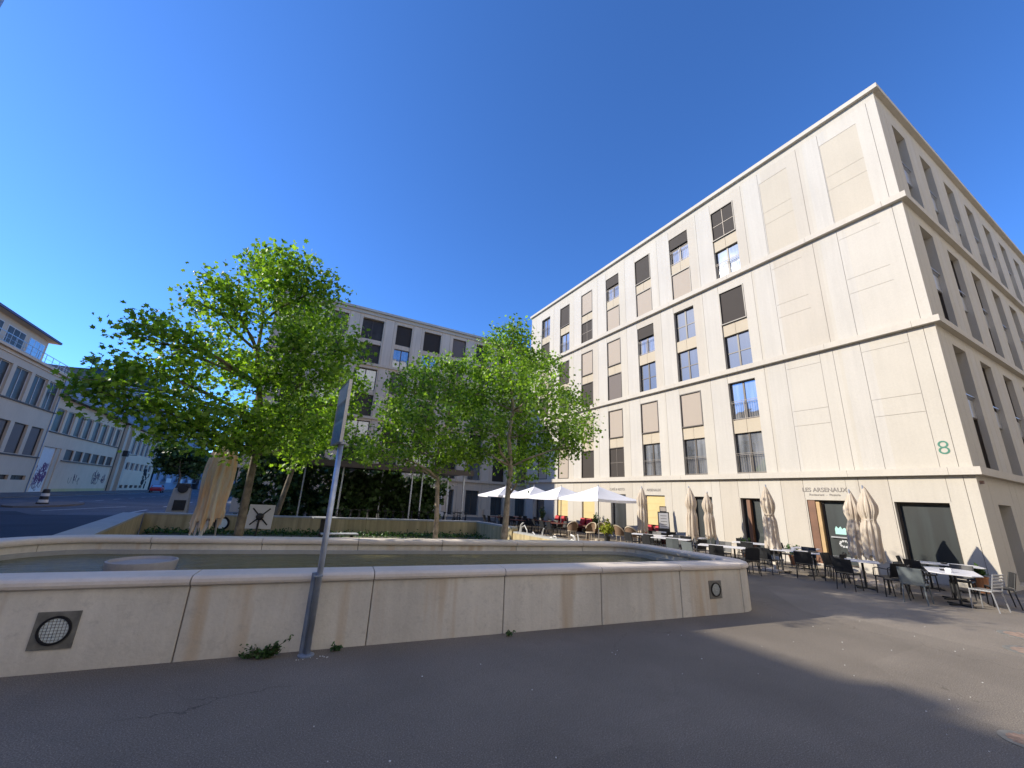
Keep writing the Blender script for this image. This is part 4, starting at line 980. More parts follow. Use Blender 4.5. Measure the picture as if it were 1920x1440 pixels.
for i in range(70):
    x = rr.uniform(-.5, 13) if i > 12 else rr.uniform(.5, .95); y = rr.uniform(1.6, 5.4) if i > 12 else rr.uniform(6.18, 6.35); s = rr.uniform(.004, .010)
    if i > 12 and y > 5.4: continue
    mb.prism([(s*math.cos(a), s*math.sin(a)) for a in (0, 1.2, 2.5, 3.9, 5.2)], 0.001, .006, T=Matrix.Translation((x, y, 0)))
tag(mb.build('litter', M['white']), kind='stuff')
# ------------------------------------------------------------------ furniture
def chair_proto(name, mat, kind='panel', arms=False):
    c = empty(name, (0, 0, 0)); w = .22; sh_ = .45
    # sitter looks along local +x, the backrest stands at -x
    legs = [((.20, -w+.015), (.215, -w)), ((.20, w-.015), (.215, w)), ((-.19, -w+.02), (-.25, -w)), ((-.19, w-.02), (-.25, w))]
    for (a, b_) in legs:
        m_ = MB(); m_.tube([(b_[0], b_[1], 0), (a[0], a[1], sh_-.02)], [.013, .017], 8); m_.build('leg', mat, c)
    s = MB()
    if kind == 'slat':
        for i in range(7): s.box(-.20+i*.06, -.155+i*.06, -w, w, sh_-.012, sh_+.004)
        s.box(-.2, .21, -w-.01, -w+.01, sh_-.02, sh_); s.box(-.2, .21, w-.01, w+.01, sh_-.02, sh_)
    else: s.box(-.21, .22, -w, w, sh_-.028, sh_+.006)
    s.build('seat', mat, c, bevel=.008 if kind != 'slat' else 0)
    b = MB()
    def bp(y, z): t = (z-sh_)/.4; return (-.20-.09*t-.02*(1-abs(y)/w), y, z)
    if kind == 'slat':
        for yy in (-w, w): b.tube([bp(yy, sh_), bp(yy, .84)], .012, 6)
        for z in (.52, .59, .66, .73, .80): b.box(-.012, .012, -w, w, z, z+.03, T=Matrix.Translation((-.2-.09*(z-sh_)/.4, 0, 0)))
    else:
        n = 6; zs = [.47, .60, .72, .83 if kind == 'panel' else .86]
        for i in range(n):
            for j in range(3):
                y0, y1 = -w+2*w*i/n, -w+2*w*(i+1)/n
                A = [bp(y0, zs[j]), bp(y1, zs[j]), bp(y1, zs[j+1]), bp(y0, zs[j+1])]; Bk = [(p[0]-.02, p[1], p[2]) for p in A]
                b.quad(*A); b.quad(*reversed(Bk))
                if i == 0: b.quad(A[0], A[3], Bk[3], Bk[0])
                if i == n-1: b.quad(A[1], Bk[1], Bk[2], A[2])
                if j == 2: b.quad(A[3], A[2], Bk[2], Bk[3])
                if j == 0: b.quad(A[0], Bk[0], Bk[1], A[1])
        for yy in (-w, w): b.tube([bp(yy, sh_-.02), bp(yy, zs[-1])], .014, 6)
    b.build('backrest', mat, c)
    if arms:
        for yy in (-w-.02, w+.02):
            a = MB(); a.tube([(-.25, yy, .66), (.12, yy, .67), (.2, yy, .64), (.215, yy, .44)], .014, 6); a.build('armrest', mat, c)
    return c
def wicker_proto():
    c = empty('wicker_chair', (0, 0, 0))
    for a in (45, 135, 225, 315):
        m_ = MB(); x, y = .2*math.cos(R(a)), .2*math.sin(R(a)); m_.tube([(x*1.25, y*1.25, 0), (x, y, .43)], .014, 6); m_.build('leg', M['wicker'], c)
    s = MB(); s.lathe([(.001, .41), (.25, .42), (.27, .44), (.25, .47), (.001, .46)], 18); s.build('seat', M['wicker'], c)
    b = MB(); n = 14
    for i in range(n):
        a0, a1 = R(90+180*i/n), R(90+180*(i+1)/n)
        def q_(a, t): hh = .47+t*(.15+.32*max(0, math.cos(a-math.pi))**.8); return (.27*math.cos(a)*(1+.18*t)-.02, .27*math.sin(a)*(1+.1*t), hh)
        for t in range(3): b.quad(q_(a0, t/3), q_(a1, t/3), q_(a1, (t+1)/3), q_(a0, (t+1)/3))
        b.tube([q_(a0, 1), q_(a1, 1)], .022, 6)
    o = b.build('backrest', M['wickerdark'], c)
    r_ = MB(); r_.tube([(.27*math.cos(a)*1.18-.03, .27*math.sin(a)*1.1, .63+.32*max(0, math.cos(a-math.pi))**.8) for a in [R(90+180*i/n) for i in range(n+1)]], .032, 6); r_.build('rim', M['wicker'], c)
    return c
USED = set()
def place(proto, x, y, rz, label, cat, group, z=0):
    o = proto if proto.name not in USED else copy_tree(proto)
    USED.add(proto.name) if o is proto else None
    o.location = (x, y, z); o.rotation_euler = (0, 0, R(rz)); tag(o, label, cat, group); return o
ch = chair_proto('terrace_chair', M['black']); ca = chair_proto('terrace_armchair', M['black'], arms=True)
cg = chair_proto('terrace_chair', M['greychair']); cs = chair_proto('slatted_chair', M['metal_lt'], 'slat'); wk = wicker_proto()
def table_proto(w, d, two=False, top='whitetop', leg='black', oct=False):
    t = empty('terrace_table', (0, 0, 0)); c = .06 if not oct else .22
    s = MB(); x, y = w/2, d/2; s.prism([(-x+c, -y), (x-c, -y), (x, -y+c), (x, y-c), (x-c, y), (-x+c, y), (-x, y-c), (-x, -y+c)], .722, .745); s.build('tabletop', M[top], t, bevel=.004)
    for ox in ((-w*.27, w*.27) if two else (0,)):
        l_ = MB(); l_.tube([(ox, 0, .03), (ox, 0, .722)], .028, 8); l_.box(ox-.03, ox+.03, -.25, .25, .70, .722); l_.build('column', M[leg], t)
        f = MB()
        for a in (45, 135): f.box(-.30, .30, -.03, .03, .0, .035, T=Matrix.Translation((ox, 0, 0)) @ Matrix.Rotation(R(a), 4, 'Z'))
        f.build('foot', M[leg], t)
    return t
tsq = table_proto(.78, .78); tlong = table_proto(1.5, .8, True); toct = table_proto(1.75, .95, True, oct=True); tdark = table_proto(1.4, .75, True, top='darkred')
GT_, GC_ = 'white-topped tables on the restaurant terrace', 'chairs round the restaurant tables'
tabs = [
 (toct, 15.75, 4.25, 20, 'widest white table with cut corners, nearest the building corner', [(cs, 15.35, 3.62, 80, 'grey metal slatted chair with bright seat at the widest white table'), (ch, 16.35, 3.6, 115, 'black chair with a plain back at the right end of the widest white table'),
    (cg, 14.45, 4.62, 5, 'grey plastic chair turned away at the left end of the widest white table'), (ca, 15.6, 5.0, -95, 'black armchair on the far side of the widest white table'), (ch, 16.75, 4.35, 185, 'black chair nearest the building corner, beyond the widest white table')]),
 (tlong, 18.0, 4.95, -62, 'narrow white table behind the widest one, before the big shop window', [(ch, 18.0, 5.75, -80, 'black chair behind the narrow white table at the big shop window'), (ca, 17.2, 5.3, -20, 'black armchair left of the narrow white table at the big shop window')]),
 (tsq, 15.45, 6.05, 25, 'square white table below the two rightmost folded parasols', [(ch, 14.6, 6.1, 0, 'black chair with its back to the basin at the square table below the two parasols'), (ca, 15.1, 5.35, 70, 'black armchair between the square table and the grey chair'), (ch, 15.7, 6.85, -95, 'black chair against the parasols at the square table'), (ch, 14.75, 5.1, 100, 'black chair next to the grey plastic chair')]),
 (toct, 16.1, 8.15, -70, 'long white table beside the single grey folded parasol', [(ch, 15.0, 8.55, 5, 'black chair left of the long table by the single folded parasol'), (ca, 15.35, 7.6, 25, 'black armchair in front of the long table by the single folded parasol'), (ch, 15.95, 7.0, 92, 'black chair right of the long table, near the restaurant door'), (ca, 16.6, 7.25, 120, 'rightmost black armchair before the restaurant door'), (ch, 17.0, 8.3, 185, 'black chair on the wall side of the long table by the folded parasol')]),
 (tlong, 14.3, 9.75, -60, 'white table just behind the right end of the basin', [(ch, 13.6, 9.4, 20, 'black chair close to the basin end, at the table behind it'), (cg, 13.5, 10.4, 0, 'grey chair close to the basin end, at the table behind it'), (ch, 14.3, 8.85, 80, 'black chair on the near end of the table behind the basin'), (ch, 15.0, 10.2, 190, 'black chair on the far side of the table behind the basin'), (ca, 14.0, 8.6, 60, 'black armchair by the basin corner')]),
 (tlong, 17.3, 10.35, -65, 'white table with brown wooden chairs near the third door', [(ch, 16.6, 10.1, 10, 'black chair left of the table near the third door'), (ch, 17.8, 11.1, 220, 'black chair wall side of the table near the third door'), (ch, 16.9, 9.5, 60, 'black chair right of the table near the third door')]),
 (tlong, 14.7, 12.3, -62, 'white table behind the far right corner of the basin', [(ch, 13.8, 12.6, 0, 'black chair left of the table behind the far basin corner'), (cg, 14.0, 11.6, 30, 'grey chair before the table behind the far basin corner'), (ch, 14.9, 11.2, 80, 'black chair at the near end of the table behind the far basin corner'), (ch, 15.4, 12.6, 200, 'black chair wall side of the table behind the far basin corner')]),
 (tlong, 15.1, 13.9, -62, 'farther white table in the same row towards the parasols', [(ch, 14.3, 14.1, 0, 'black chair left of the farther white table in the row'), (ch, 14.5, 13.2, 20, 'black chair before the farther white table in the row'), (ch, 15.8, 14.2, 190, 'black chair wall side of the farther white table in the row')]),
 (tlong, 16.5, 12.9, -65, 'white table near the wall between two folded parasols', [(ch, 15.9, 12.4, 20, 'black chair before the wall-side table between two folded parasols'), (ch, 17.2, 13.2, 200, 'black chair behind the wall-side table between two folded parasols')]),
 (tsq, 17.9, 8.7, 15, 'small white table close to the pier left of the restaurant door', [(ch, 17.9, 9.4, -90, 'black chair beyond the small table at the pier')]),
 (tlong, 17.5, 15.3, -70, 'white table in front of the menu board', [(ch, 16.8, 15.0, 10, 'black chair before the white table at the menu board'), (ch, 17.1, 14.4, 60, 'black chair right of the white table at the menu board')]),
]
for pr_, x, y, rz, lab, chs in tabs:
    place(pr_, x, y, rz, lab, 'table', GT_)
    for cp, cx, cy, cr, cl in chs: place(cp, cx, cy, cr, cl, 'chair', GC_)
GD = 'dark tables under the open white parasols'; GDc = 'black chairs under the open white parasols'
nm = ['first', 'second', 'third', 'fourth', 'fifth', 'sixth']; i = 0
for i, (x, y) in enumerate(((15.0, 20.9), (15.2, 22.9), (15.4, 25.0), (15.5, 27.3), (13.7, 23.6), (13.9, 26.6))):
    rowt = 'back row under parasols' if i < 4 else 'front row under parasols'
    idx = i if i < 4 else i-4
    place(tdark, x, y, 90, 'dark red-topped table, %s from the right in the %s' % (nm[idx], rowt), 'table', GD)
    for sx, sy, rz, w_ in ((-.62, -.38, 0, 'near left'), (-.62, .38, 0, 'far left'), (.62, -.38, 180, 'near right'), (.62, .38, 180, 'far right')):
        place(ch, x+sx, y+sy, rz+random.uniform(-8, 8), 'black chair, %s corner of %s dark table, %s' % (w_, nm[idx], rowt), 'chair', GDc)
GW = 'pale wicker chairs by the yellow-green plant'
for x, y, rz, l_ in ((14.95, 19.35, 70, 'pale round-backed wicker chair, leftmost of its group'), (15.35, 18.25, 200, 'pale wicker chair just left of the yellow-green plant'), (15.9, 17.95, 230, 'brown-backed wicker chair in front of the red bench'),
                     (16.1, 16.7, 0, 'brown-backed wicker chair just right of the yellow-green plant'), (16.7, 16.0, 160, 'rightmost brown-backed wicker chair before the café door'), (15.9, 15.7, 20, 'nearest wicker chair beside the white bucket')):
    place(wk, x, y, rz, l_, 'chair', GW)
mb = MB(); mb.lathe([(.36, .0), (.30, .03), (.04, .05), (.03, .70), (.3, .72), (.3, .745), (.001, .745)], 18)
tag(mb.build('cafe_table', M['wickerdark']), 'small round brown table among the wicker chairs', 'table').location = (15.6, 18.75, 0)

# open parasols
def open_parasol():
    u = empty('open_parasol', (0, 0, 0)); c = MB(); H_, E_, w = 2.92, 2.24, 1.55; n = 6
    cor = [(-w, -w), (w, -w), (w, w), (-w, w)]
    for s in range(4):
        a, b_ = Vector(cor[s]), Vector(cor[(s+1) % 4])
        for i in range(n):
            for j in range(n):
                def q_(p, t):
                    e = a+(b_-a)*p; sag = .05*math.sin(math.pi*p)*t+.05*math.sin(math.pi*t); return (e.x*t*(1-.035*math.sin(math.pi*p)), e.y*t*(1-.035*math.sin(math.pi*p)), H_+(E_-H_)*t-sag*.8)
                c.quad(q_(i/n, j/n), q_((i+1)/n, j/n), q_((i+1)/n, (j+1)/n), q_(i/n, (j+1)/n))
    o = c.build('canopy', M['whitecloth'], u)
    v = MB()
    for s in range(4):
        a, b_ = Vector(cor[s]), Vector(cor[(s+1) % 4]); k = 10
        for i in range(k):
            def q2(p, z): e = a+(b_-a)*p; f_ = 1-.035*math.sin(math.pi*p); return (e.x*f_, e.y*f_, E_-.04*math.sin(math.pi*p)-z)
            v.quad(q2(i/k, 0), q2((i+1)/k, 0), q2((i+1)/k, .13), q2(i/k, .13))
    v.build('valance', M['whitecloth'], o)
    p = MB(); p.tube([(0, 0, .05), (0, 0, 2.98)], .026, 10); p.build('pole', M['metal_lt'], u, smooth=True)
    f = MB(); f.tube([(0, 0, 2.9), (0, 0, 3.03)], [.03, .012], 8); f.build('finial', M['metal_lt'], u)
    b2 = MB(); b2.box(-.35, .35, -.35, .35, 0, .07); b2.build('base', M['pierC'], u)
    for x, y in cor:
        r_ = MB(); r_.tube([(0, 0, H_-.05), (x*.97, y*.97, E_-.02)], .012, 6); r_.build('rib', M['metal_lt'], u)
    return u
op = open_parasol()
for (x, y), l_ in zip(((15.4, 17.6), (15.5, 21.2), (15.5, 24.4), (15.2, 28.0)), ('nearest open white parasol, just right of the yellow blinds', 'second open white parasol from the right', 'third open white parasol from the right', 'farthest open white parasol, behind the right plane tree')):
    place(op, x, y, 3, l_, 'parasol', 'open white square parasols')
# folded parasols
def folded(seed, h=2.9, r0=.20, name='folded_parasol', mat='foldcloth', z0=.75, tie=.47):
    rr = random.Random(seed); u = empty(name, (0, 0, 0)); c = MB(); seg = 96; nz = 26
    ph = [rr.uniform(0, 6.28) for _ in range(5)]; n0 = 0
    for i in range(nz+1):
        t = i/nz; z = h-(h-z0)*t
        prof = .02+r0*min(1, t*3.6)**.8
        if t > tie-.12: prof *= 1-.30*math.exp(-((t-tie)/.07)**2)
        prof *= 1+.06*math.sin(3*t+ph[0]); prof *= (1+.25*max(0, t-.8)*2)
        for k in range(seg):
            a = 2*math.pi*k/seg; fold = .30*abs(math.cos(5*a+ph[1]+1.2*t+.6*math.sin(4*t+ph[4])))-.16+.10*abs(math.cos(11*a+ph[2]-2*t))+.04*math.cos(23*a+ph[3]+3*t)
            r_ = prof*(1+fold*min(1, t*4)); zz = z
            if i == nz: zz = z+.10*math.cos(7*a+ph[2])+.05*math.cos(3*a)
            c.v.append((r_*math.cos(a)+.03*math.sin(4*t+ph[0]), r_*math.sin(a)+.03*math.cos(3*t+ph[3]), zz))
    for i in range(nz):
        for k in range(seg): a = i*seg+k; b_ = i*seg+(k+1) % seg; c.f.append((a, a+seg, b_+seg, b_)); c.m.append(0)
    c.build('canopy', M[mat], u, smooth=True)
    t_ = MB(); zt = h-(h-z0)*tie
    t_.lathe([(r0*.80, zt-.03), (r0*.86, zt), (r0*.80, zt+.03)], 20); t_.build('strap', M[mat], u)
    p = MB(); p.tube([(0, 0, .04), (0, 0, h+.04)], .024, 10); p.build('pole', M['metal_lt'], u, smooth=True)
    b2 = MB(); b2.box(-.3, .3, -.3, .3, 0, .06); b2.box(-.05, .05, -.05, .05, .06, .3); b2.build('base', M['pierC'], u)
    return u
for k, (x, y, h, l_) in enumerate(((16.3, 15.35, 2.92, 'folded beige parasol left of the ARSENAUX window, farthest of the folded ones'), (16.4, 12.5, 2.92, 'folded beige parasol in front of the fourth ground-floor opening'),
        (17.9, 12.75, 2.75, 'smaller folded beige parasol close to the wall beside its twin'), (15.9, 8.82, 2.95, 'folded greyish parasol standing alone beside the long table'), (17.2, 6.75, 2.85, 'folded beige parasol, left of the pair by the restaurant door'), (16.6, 6.1, 2.95, 'folded pale parasol, right and brighter one of the pair by the restaurant door'))):
    o = folded(80+k, h, .19 if k != 2 else .17); o.location = (x, y, 0); o.rotation_euler = (R(random.uniform(-1.5, 1.5)), R(random.uniform(-1.5, 1.5)), k); tag(o, l_, 'parasol', 'folded beige parasols on the terrace')
# big gathered parasol in the tree bed
u = wroot('large_folded_parasol', (-1.55, 14, .28), 'large folded peach-coloured parasol gathered in ragged pleats, left of the tallest tree', 'parasol')
rr = random.Random(5); c = MB(); seg = 90; nz = 24; ph = [rr.uniform(0, 6.28) for _ in range(seg)]
for i in range(nz+1):
    t = i/nz; z = 3.06-2.05*t
    rx = .23+.10*t+.05*math.sin(5*t) + .07*max(0, t-.75)*3; ry = .16+.06*t
    if i == 0: rx *= .92
    for k in range(seg):
        a = 2*math.pi*k/seg
        fold = .16*math.cos(11*a+.9*math.sin(2.2*t)+.5)+.09*math.cos(17*a-1.5*t)+.05*math.cos(29*a+2*t)
        zz = z
        if i == nz: zz = z+.16*math.cos(9*a+1)+.10*math.cos(17*a)+.16*math.cos(a)+.05*math.cos(31*a)
        if i == nz-1: zz = z+.06*math.cos(a)*1.5
        if i == 0: zz = z+.05*math.cos(13*a)
        c.v.append((-1.53-.03*t+rx*(1+fold)*math.cos(a), 14+ry*(1+fold)*math.sin(a), zz))
for i in range(nz):
    for k in range(seg): a = i*seg+k; b_ = i*seg+(k+1) % seg; c.f.append((a, a+seg, b_+seg, b_)); c.m.append(0)
c.f.append(tuple(range(seg))); c.m.append(0)
wbuild(c, 'canopy', M['bigcloth'], u, smooth=True)
mb = MB(); mb.tube([(-1.66, 14.0, .28), (-1.60, 14, 1.5), (-1.55, 14, 2.9)], .045, 10); wbuild(mb, 'pole', M['whitecloth'], u)
mb = MB(); mb.tube([(-1.30, 14.05, .28), (-1.36, 14, 1.5)], .022, 8); wbuild(mb, 'brace', M['metal_lt'], u)

# tipped-up folding table
tt = wroot('folding_table', (-.34, 13.3, .28), 'white square table tipped upright showing a black cross frame, beside the tallest tree', 'table')
Tt = Matrix.Translation((-.33, 13.3, 1.26)) @ Matrix.Rotation(R(-14), 4, 'Z') @ Matrix.Rotation(R(-6), 4, 'X')
mb = MB(); mb.box(-.31, .31, 0, .025, -.31, .31, T=Tt); wbuild(mb, 'tabletop', M['whitetop'], tt)
mb = MB()
for a in (45, -45): mb.box(-.30, .30, -.022, -.003, -.016, .016, T=Tt @ Matrix.Rotation(R(a), 4, 'Y'))
wbuild(mb, 'cross_frame', M['black'], tt)
mb = MB(); mb.lathe([(.09, 0), (.09, .06), (.06, .09), (.001, .10)], 20, T=Tt @ Matrix.Rotation(PI2, 4, 'X')); wbuild(mb, 'hub', M['black'], tt)
mb = MB(); mb.tube([tuple(Tt @ Vector((0, -.06, -.02))), (-.36, 13.22, .3)], .024, 8); wbuild(mb, 'column', M['black'], tt)
mb = MB(); mb.box(-.62, -.12, 13.19, 13.25, .28, .32); mb.box(-.39, -.33, 12.96, 13.5, .28, .32); mb.tube([(-.52, 13.2, .3), (-.5, 13.2, .62)], .02, 6); mb.tube([(-.44, 13.2, .3), (-.42, 13.2, .62)], .02, 6); wbuild(mb, 'foot', M['black'], tt)
# park table and bench in the bed
pt = wroot('park_table', (1.45, 15.2, .28), 'pale picnic table on a dark post in the tree bed, behind the sign post', 'table')
mb = MB(); mb.box(1.12, 1.85, 15.0, 15.7, 1.12, 1.16); wbuild(mb, 'tabletop', M['plantertop'], pt)
mb = MB(); mb.box(1.38, 1.50, 15.25, 15.4, .28, 1.12); wbuild(mb, 'column', M['black'], pt)
mb = MB(); mb.box(1.35, 2.45, 14.2, 14.62, .70, .735); tb_ = mb.build('slab', M['mark'], empty('park_bench', (1.9, 14.4, .28), 0, 'low pale blue-white slab bench in the tree bed in front of the picnic table', 'bench'), bevel=.005); tb_.matrix_parent_inverse = Matrix.Translation((-1.9, -14.4, -.28))
mb = MB(); mb.box(1.5, 1.56, 14.3, 14.5, .28, .70); mb.box(2.24, 2.3, 14.3, 14.5, .28, .70); o = mb.build('leg', M['black'], tb_.parent); o.matrix_parent_inverse = tb_.matrix_parent_inverse

# grey waste container in the square to the left
wb_ = wroot('waste_container', (-4.85, 30, 0), 'tall grey waste container with round dark hole beyond the left planter corner', 'container')
mb = MB(); mb.prism([(-.5, -.35), (.5, -.35), (.5, .35), (-.5, .35)], 0, 1.75, T=Matrix.Translation((-4.85, 30, 0)), top=.75); wbuild(mb, 'body', M['plantertop'], wb_)
mb = MB(); mb.lathe([(.24, 0), (.24, .1), (.001, .11)], 20, T=Matrix.Translation((-4.8, 29.74, 1.72)) @ Matrix.Rotation(PI2, 4, 'X')); mb.prism([(-.34, -.24), (.34, -.24), (.34, .24), (-.34, .24)], 1.75, 2.02, T=Matrix.Translation((-4.85, 30, 0)), top=.8); wbuild(mb, 'lid', M['black'], wb_)
mb = MB(); mb.box(-5.05, -4.5, 29.62, 29.66, .55, 1.1); wbuild(mb, 'panel', M['black'], wb_)
# striped bollard
bo = wroot('bollard', (-14.7, 42.7, .12), 'black and white striped plastic bollard on the traffic island', 'bollard')
mb = MB(); mb.lathe([(.34, .10), (.32, .22), (.28, .22)], 20, c=(-14.7, 42.7)); wbuild(mb, 'base', M['rubber'], bo)
for k_, (za, zb, mm) in enumerate(((.22, .42, 'white'), (.42, .66, 'black'), (.66, .86, 'white'), (.86, 1.12, 'black'))):
    mb = MB(); ra, rb_ = .27-.10*(za-.22), .27-.10*(zb-.22); mb.lathe([(ra, za), (rb_, zb)] + ([(.12, 1.16)] if k_ == 3 else []), 20, c=(-14.7, 42.7)); wbuild(mb, 'stripe', M[mm], bo)
# cars
def car(name, x, y, rz, mat, label):
    c = empty(name, (x, y, 0), R(rz), label, 'car', 'cars in the distant street'); b = MB()
    prof = [(-2.1, .35), (-2.15, .75), (-1.95, .95), (-1.35, 1.02), (-.75, 1.42), (.75, 1.45), (1.5, 1.05), (2.0, .95), (2.15, .7), (2.1, .35)]
    k = len(prof); n = 0
    for yy, sc in ((-.86, 1), (.86, 1)): b.v += [(px, yy*(1 if pz < 1.03 else .82), pz) for px, pz in prof]
    b.f += [tuple(range(k)), tuple(reversed(range(k, 2*k)))]; b.m += [0, 0]
    for i in range(k): j = (i+1) % k; b.f.append((i, k+i, k+j, j)); b.m.append(0)
    b.build('body', M[mat], c, bevel=.05)
    for wx in (-1.3, 1.3):
        for wy in (-.80, .80):
            w = MB(); w.lathe([(.31, -.1), (.33, 0), (.31, .1)], 18, T=Matrix.Translation((wx, wy, .33)) @ Matrix.Rotation(PI2, 4, 'X')); o = w.build('wheel', M['rubber'], c)
            h_ = MB(); h_.lathe([(.18, -.11), (.18, .11)], 12, T=Matrix.Translation((wx, wy, .33)) @ Matrix.Rotation(PI2, 4, 'X')); h_.build('rim', M['metal_lt'], o)
    for sy in (-1, 1):
        w = MB(); w.poly([(-1.2, sy*.868, 1.03), (-.72, sy*.74, 1.38), (.7, sy*.74, 1.40), (1.3, sy*.868, 1.05)]); w.build('side_window', M['shopglass'], c)
        l_ = MB(); l_.box(2.05, 2.17, sy*.55-.18, sy*.55+.18, .62, .8); l_.build('headlight', M['lens'], c)
        l_ = MB(); l_.box(-2.18, -2.05, sy*.6-.16, sy*.6+.16, .7, .86); l_.build('tail_light', M['red'], c)
    w = MB(); w.quad((-1.36, -.70, 1.06), (-1.36, .70, 1.06), (-.80, .62, 1.41), (-.80, -.62, 1.41)); w.quad((1.48, .70, 1.09), (1.48, -.70, 1.09), (.80, -.62, 1.45), (.80, .62, 1.45)); w.build('windscreen', M['shopglass'], c)
    return c
car('parked_car', -20.2, 101, 95, 'carred', 'red car parked in the distance left of the dark tree')
car('parked_car', -18.4, 112, 88, 'carsilver', 'silver car behind the red one far down the street')

# benches with red cushions, menu board, plants, mat, small things
def bench(y0, y1, label, first=[None]):
    b_ = wroot('cushioned_bench', (19.0, (y0+y1)/2, 0), label, 'bench', 'red cushioned benches before the yellow blinds')
    mb = MB(); mb.box(18.85, 19.38, y0, y1, .28, .42); mb.box(19.30, 19.38, y0, y1, .42, .88); wbuild(mb, 'frame', M['darkred'], b_)
    for yy in (y0+.05, y1-.1): mb = MB(); mb.box(18.88, 19.35, yy, yy+.05, 0, .28); wbuild(mb, 'leg', M['darkred'], b_)
    n = 2
    for i in range(n):
        a = y0+(y1-y0)*i/n; mb = MB(); mb.box(18.88, 19.2, a+.03, a+(y1-y0)/n-.03, .42, .52); wbuild(mb, 'seat_cushion', M['red'], b_, bevel=.03)
        mb = MB(); mb.box(-.06, .06, -.24, .24, -.20, .20, T=Matrix.Translation((19.2, a+.35, .74)) @ Matrix.Rotation(R(14), 4, 'Y') @ Matrix.Rotation(R(random.uniform(-9, 9)), 4, 'X')); wbuild(mb, 'cushion', M['red'], b_, bevel=.04)
bench(16.5, 18.0, 'red cushioned bench behind the menu board'); bench(22.6, 24.0, 'red cushioned bench left of the café door, behind the wicker chairs'); bench(25.7, 27.1, 'farthest red cushioned bench, under the parasols')
mbd = wroot('menu_board', (18.8, 16.1, 0), 'standing menu board with a white sheet and dark header before the yellow blind', 'board')
mb = MB(); Tm = Matrix.Translation((18.8, 16.12, 0)) @ Matrix.Rotation(R(-40), 4, 'Z') @ Matrix.Rotation(R(-5), 4, 'X')
mb.box(-.30, .30, -.02, .02, .25, 1.72, T=Tm); mb.box(-.18, .18, -.02, .02, 1.72, 2.02, T=Tm); wbuild(mb, 'panel', M['black'], mbd)
mb = MB(); mb.box(-.25, .25, -.028, -.02, .85, 1.66, T=Tm); sh2 = wbuild(mb, 'sheet', M['white'], mbd)
rr = random.Random(3)
mb = MB()
for z in (1.5, 1.35, 1.2, 1.05, .95): mb.box(-.16, .16, -.031, -.028, z, z+.025, T=Tm)
mb.build('menu_lines', M['letter'], sh2)
mb = MB(); mb.box(-.15, .15, -.028, -.02, 1.76, 1.97, T=Tm); wbuild(mb, 'header', M['pierC'], mbd)
mb = MB(); mb.box(-.32, -.27, -.25, .25, 0, .25, T=Tm); mb.box(.27, .32, -.25, .25, 0, .25, T=Tm); wbuild(mb, 'foot', M['blackm'], mbd)
def potplant(x, y, h, rad, mat, label, pot='terracotta', seed=1, n=170, size=.12, ph=.34, pr=.17, tall=False):
    p = wroot('potted_plant', (x, y, 0), label, 'plant', None); rr = random.Random(seed)
    mb = MB(); mb.lathe([(pr*.75, 0), (pr, ph), (pr*1.08, ph), (pr*1.08, ph-.04), (pr*.9, ph-.04), (.001, ph-.05)], 18, c=(x, y)); wbuild(mb, 'pot', M[pot], p)
    st = MB(); pts = []
    for i in range(int(n/8)):
        a = rr.uniform(0, 6.28); q_ = rad*math.sqrt(rr.random()); zt = ph+(h-ph)*(1-.5*(q_/rad)**2)*rr.uniform(.6, 1); e = Vector((x+q_*math.cos(a), y+q_*math.sin(a), zt))
        st.tube([(x, y, ph-.05), tuple(Vector((x, y, ph)).lerp(e, .5)+Vector((0, 0, .08))), tuple(e)], .006, 4)
        for _ in range(8): pts.append(Vector((x, y, ph)).lerp(e, rr.uniform(.4, 1.05))+Vector((rr.gauss(0, .04), rr.gauss(0, .04), rr.gauss(0, .04))))
    wbuild(st, 'stem', M['bark'], p); adopt(leaves('foliage', pts, size, M[mat], None, False, seed+5), p)
potplant(15.75, 17.35, 1.25, .42, 'leafyellow', 'bushy yellow-green potted plant among the wicker chairs', 'black', 31, 420, .13)
potplant(18.2, 11.3, .95, .32, 'weed', 'dull green and brown potted plant below the small folded parasol', 'terracotta', 32, 240, .11)
potplant(18.75, 4.5, .72, .2, 'weed', 'potted plant with orange pot at the building corner', 'terracotta', 33, 200, .11, .45, .2)
potplant(18.9, 28.4, 1.7, .25, 'weed', 'slim tall potted shrub by the tan far door', 'black', 34, 260, .12, .45, .2)
potplant(18.7, 9.6, .9, .28, 'weed', 'small potted plant against the pier left of the restaurant door', 'terracotta', 35, 130, .10)
potplant(19.0, 21.9, 1.5, .25, 'weed', 'narrow potted shrub by the third open parasol', 'black', 36, 200, .12, .4, .18)
mb = MB(); mb.box(18.35, 19.4, 7.55, 9.2, .0, .035); tag(mb.build('doormat', M['spandrel']), 'tan mat laid before the restaurant door', 'mat')
mb = MB(); mb.lathe([(.13, 0), (.16, .34), (.165, .34), (.15, .32), (.001, .3)], 18); tag(mb.build('bucket', M['white']), 'white bucket on the ground behind the far right end of the basin', 'bucket').location = (13.9, 13.35, 0)
mb = MB(); mb.lathe([(.11, 0), (.13, .25), (.001, .26)], 14); tag(mb.build('flower_pot', M['wicker']), 'empty cream pot on the ground in front of the wicker chairs', 'pot').location = (14.7, 16.9, 0)
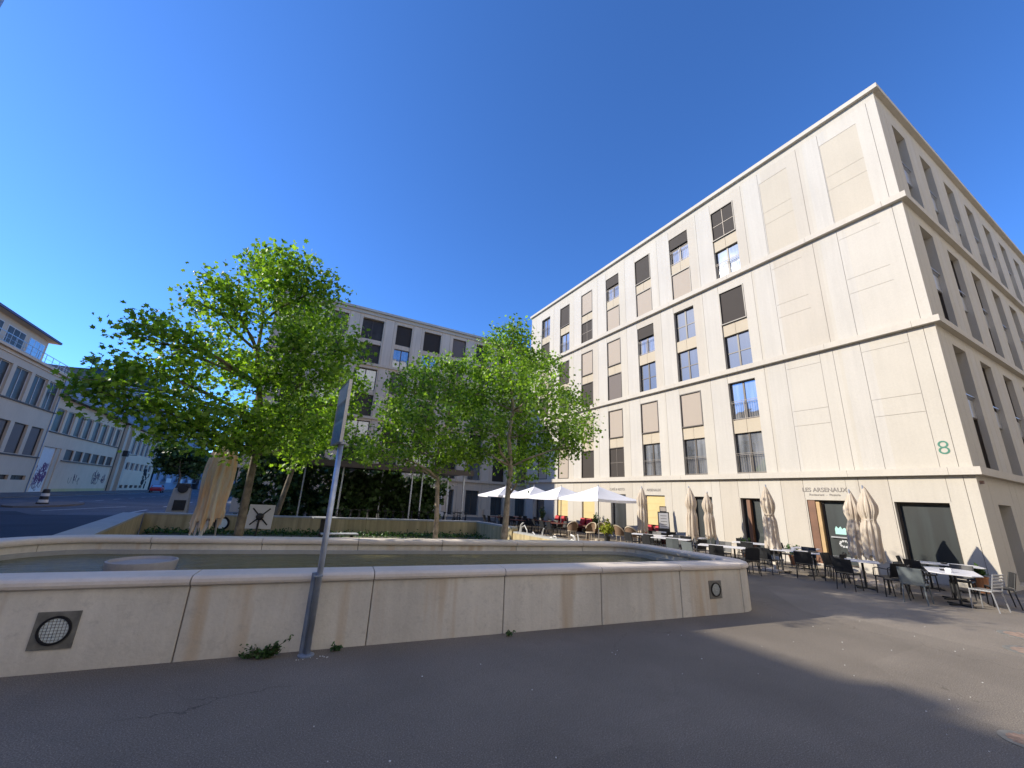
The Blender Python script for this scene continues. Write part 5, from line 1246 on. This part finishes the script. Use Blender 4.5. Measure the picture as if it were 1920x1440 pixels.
# things on tables
for i, (x, y, l_, mt_) in enumerate(((15.6, 4.35, 'round dark ashtray on the widest white table', 'black'), (17.9, 4.95, 'dark ashtray on the narrow white table at the shop window', 'black'))):
    mb = MB(); mb.lathe([(.07, .747), (.085, .785), (.07, .785), (.06, .757), (.001, .757)], 16); tag(mb.build('ashtray', M[mt_]), l_, 'ashtray').location = (x, y, 0)
for x, y, l_ in ((15.4, 4.2, 'small white napkin holder on the widest white table'), (16.2, 8.3, 'small white napkin holder on the long white table')):
    mb = MB(); mb.box(-.06, .06, -.05, .05, .747, .84); mb.box(-.05, .05, -.06, .06, .76, .82); tag(mb.build('napkin_holder', M['whitecloth']), l_, 'napkin holder').location = (x, y, 0)
mb = MB(); mb.box(-.14, .14, -.11, .11, .747, .765); mb.box(-.12, .12, -.09, .09, .765, .78); tag(mb.build('menu_folder', M['black']), 'black menu folder lying on the long white table', 'menu').location = (16.35, 7.75, 0)
mb = MB(); mb.lathe([(.19, .005), (.19, .02), (.25, .02), (.25, .005)], 28); mb.build('x', M['rust']).name = 'x'
bpy.data.objects.remove(bpy.data.objects['x'])
def manhole(x, y, rx, label, rust='rust'):
    m_ = empty('manhole_cover', (x, y, 0), 0, label, 'manhole cover', 'iron covers in the asphalt'); a = MB(); a.lathe([(rx, .002), (rx, .007), (rx-.04, .008), (.001, .006)], 32); o = a.build('cover', M[rust], m_)
    b_ = MB()
    for i in range(-3, 4):
        h_ = math.sqrt(max(0, (rx*.8)**2-(i*rx*.22)**2)); b_.box(i*rx*.22-.012, i*rx*.22+.012, -h_, h_, .007, .012)
    b_.build('ridge', M[rust], o)
    r_ = MB(); r_.lathe([(rx+.02, .001), (rx+.02, .008), (rx+.002, .008)], 32); r_.build('rim', M['lightring'], m_)
manhole(6.78, 1.55, .20, 'grey iron cover at the very bottom right, in shade'); manhole(11.3, 2.25, .36, 'rusty reddish cover, nearer of the two at the right edge'); manhole(12.7, 2.62, .34, 'rusty reddish cover, farther of the two at the right edge')
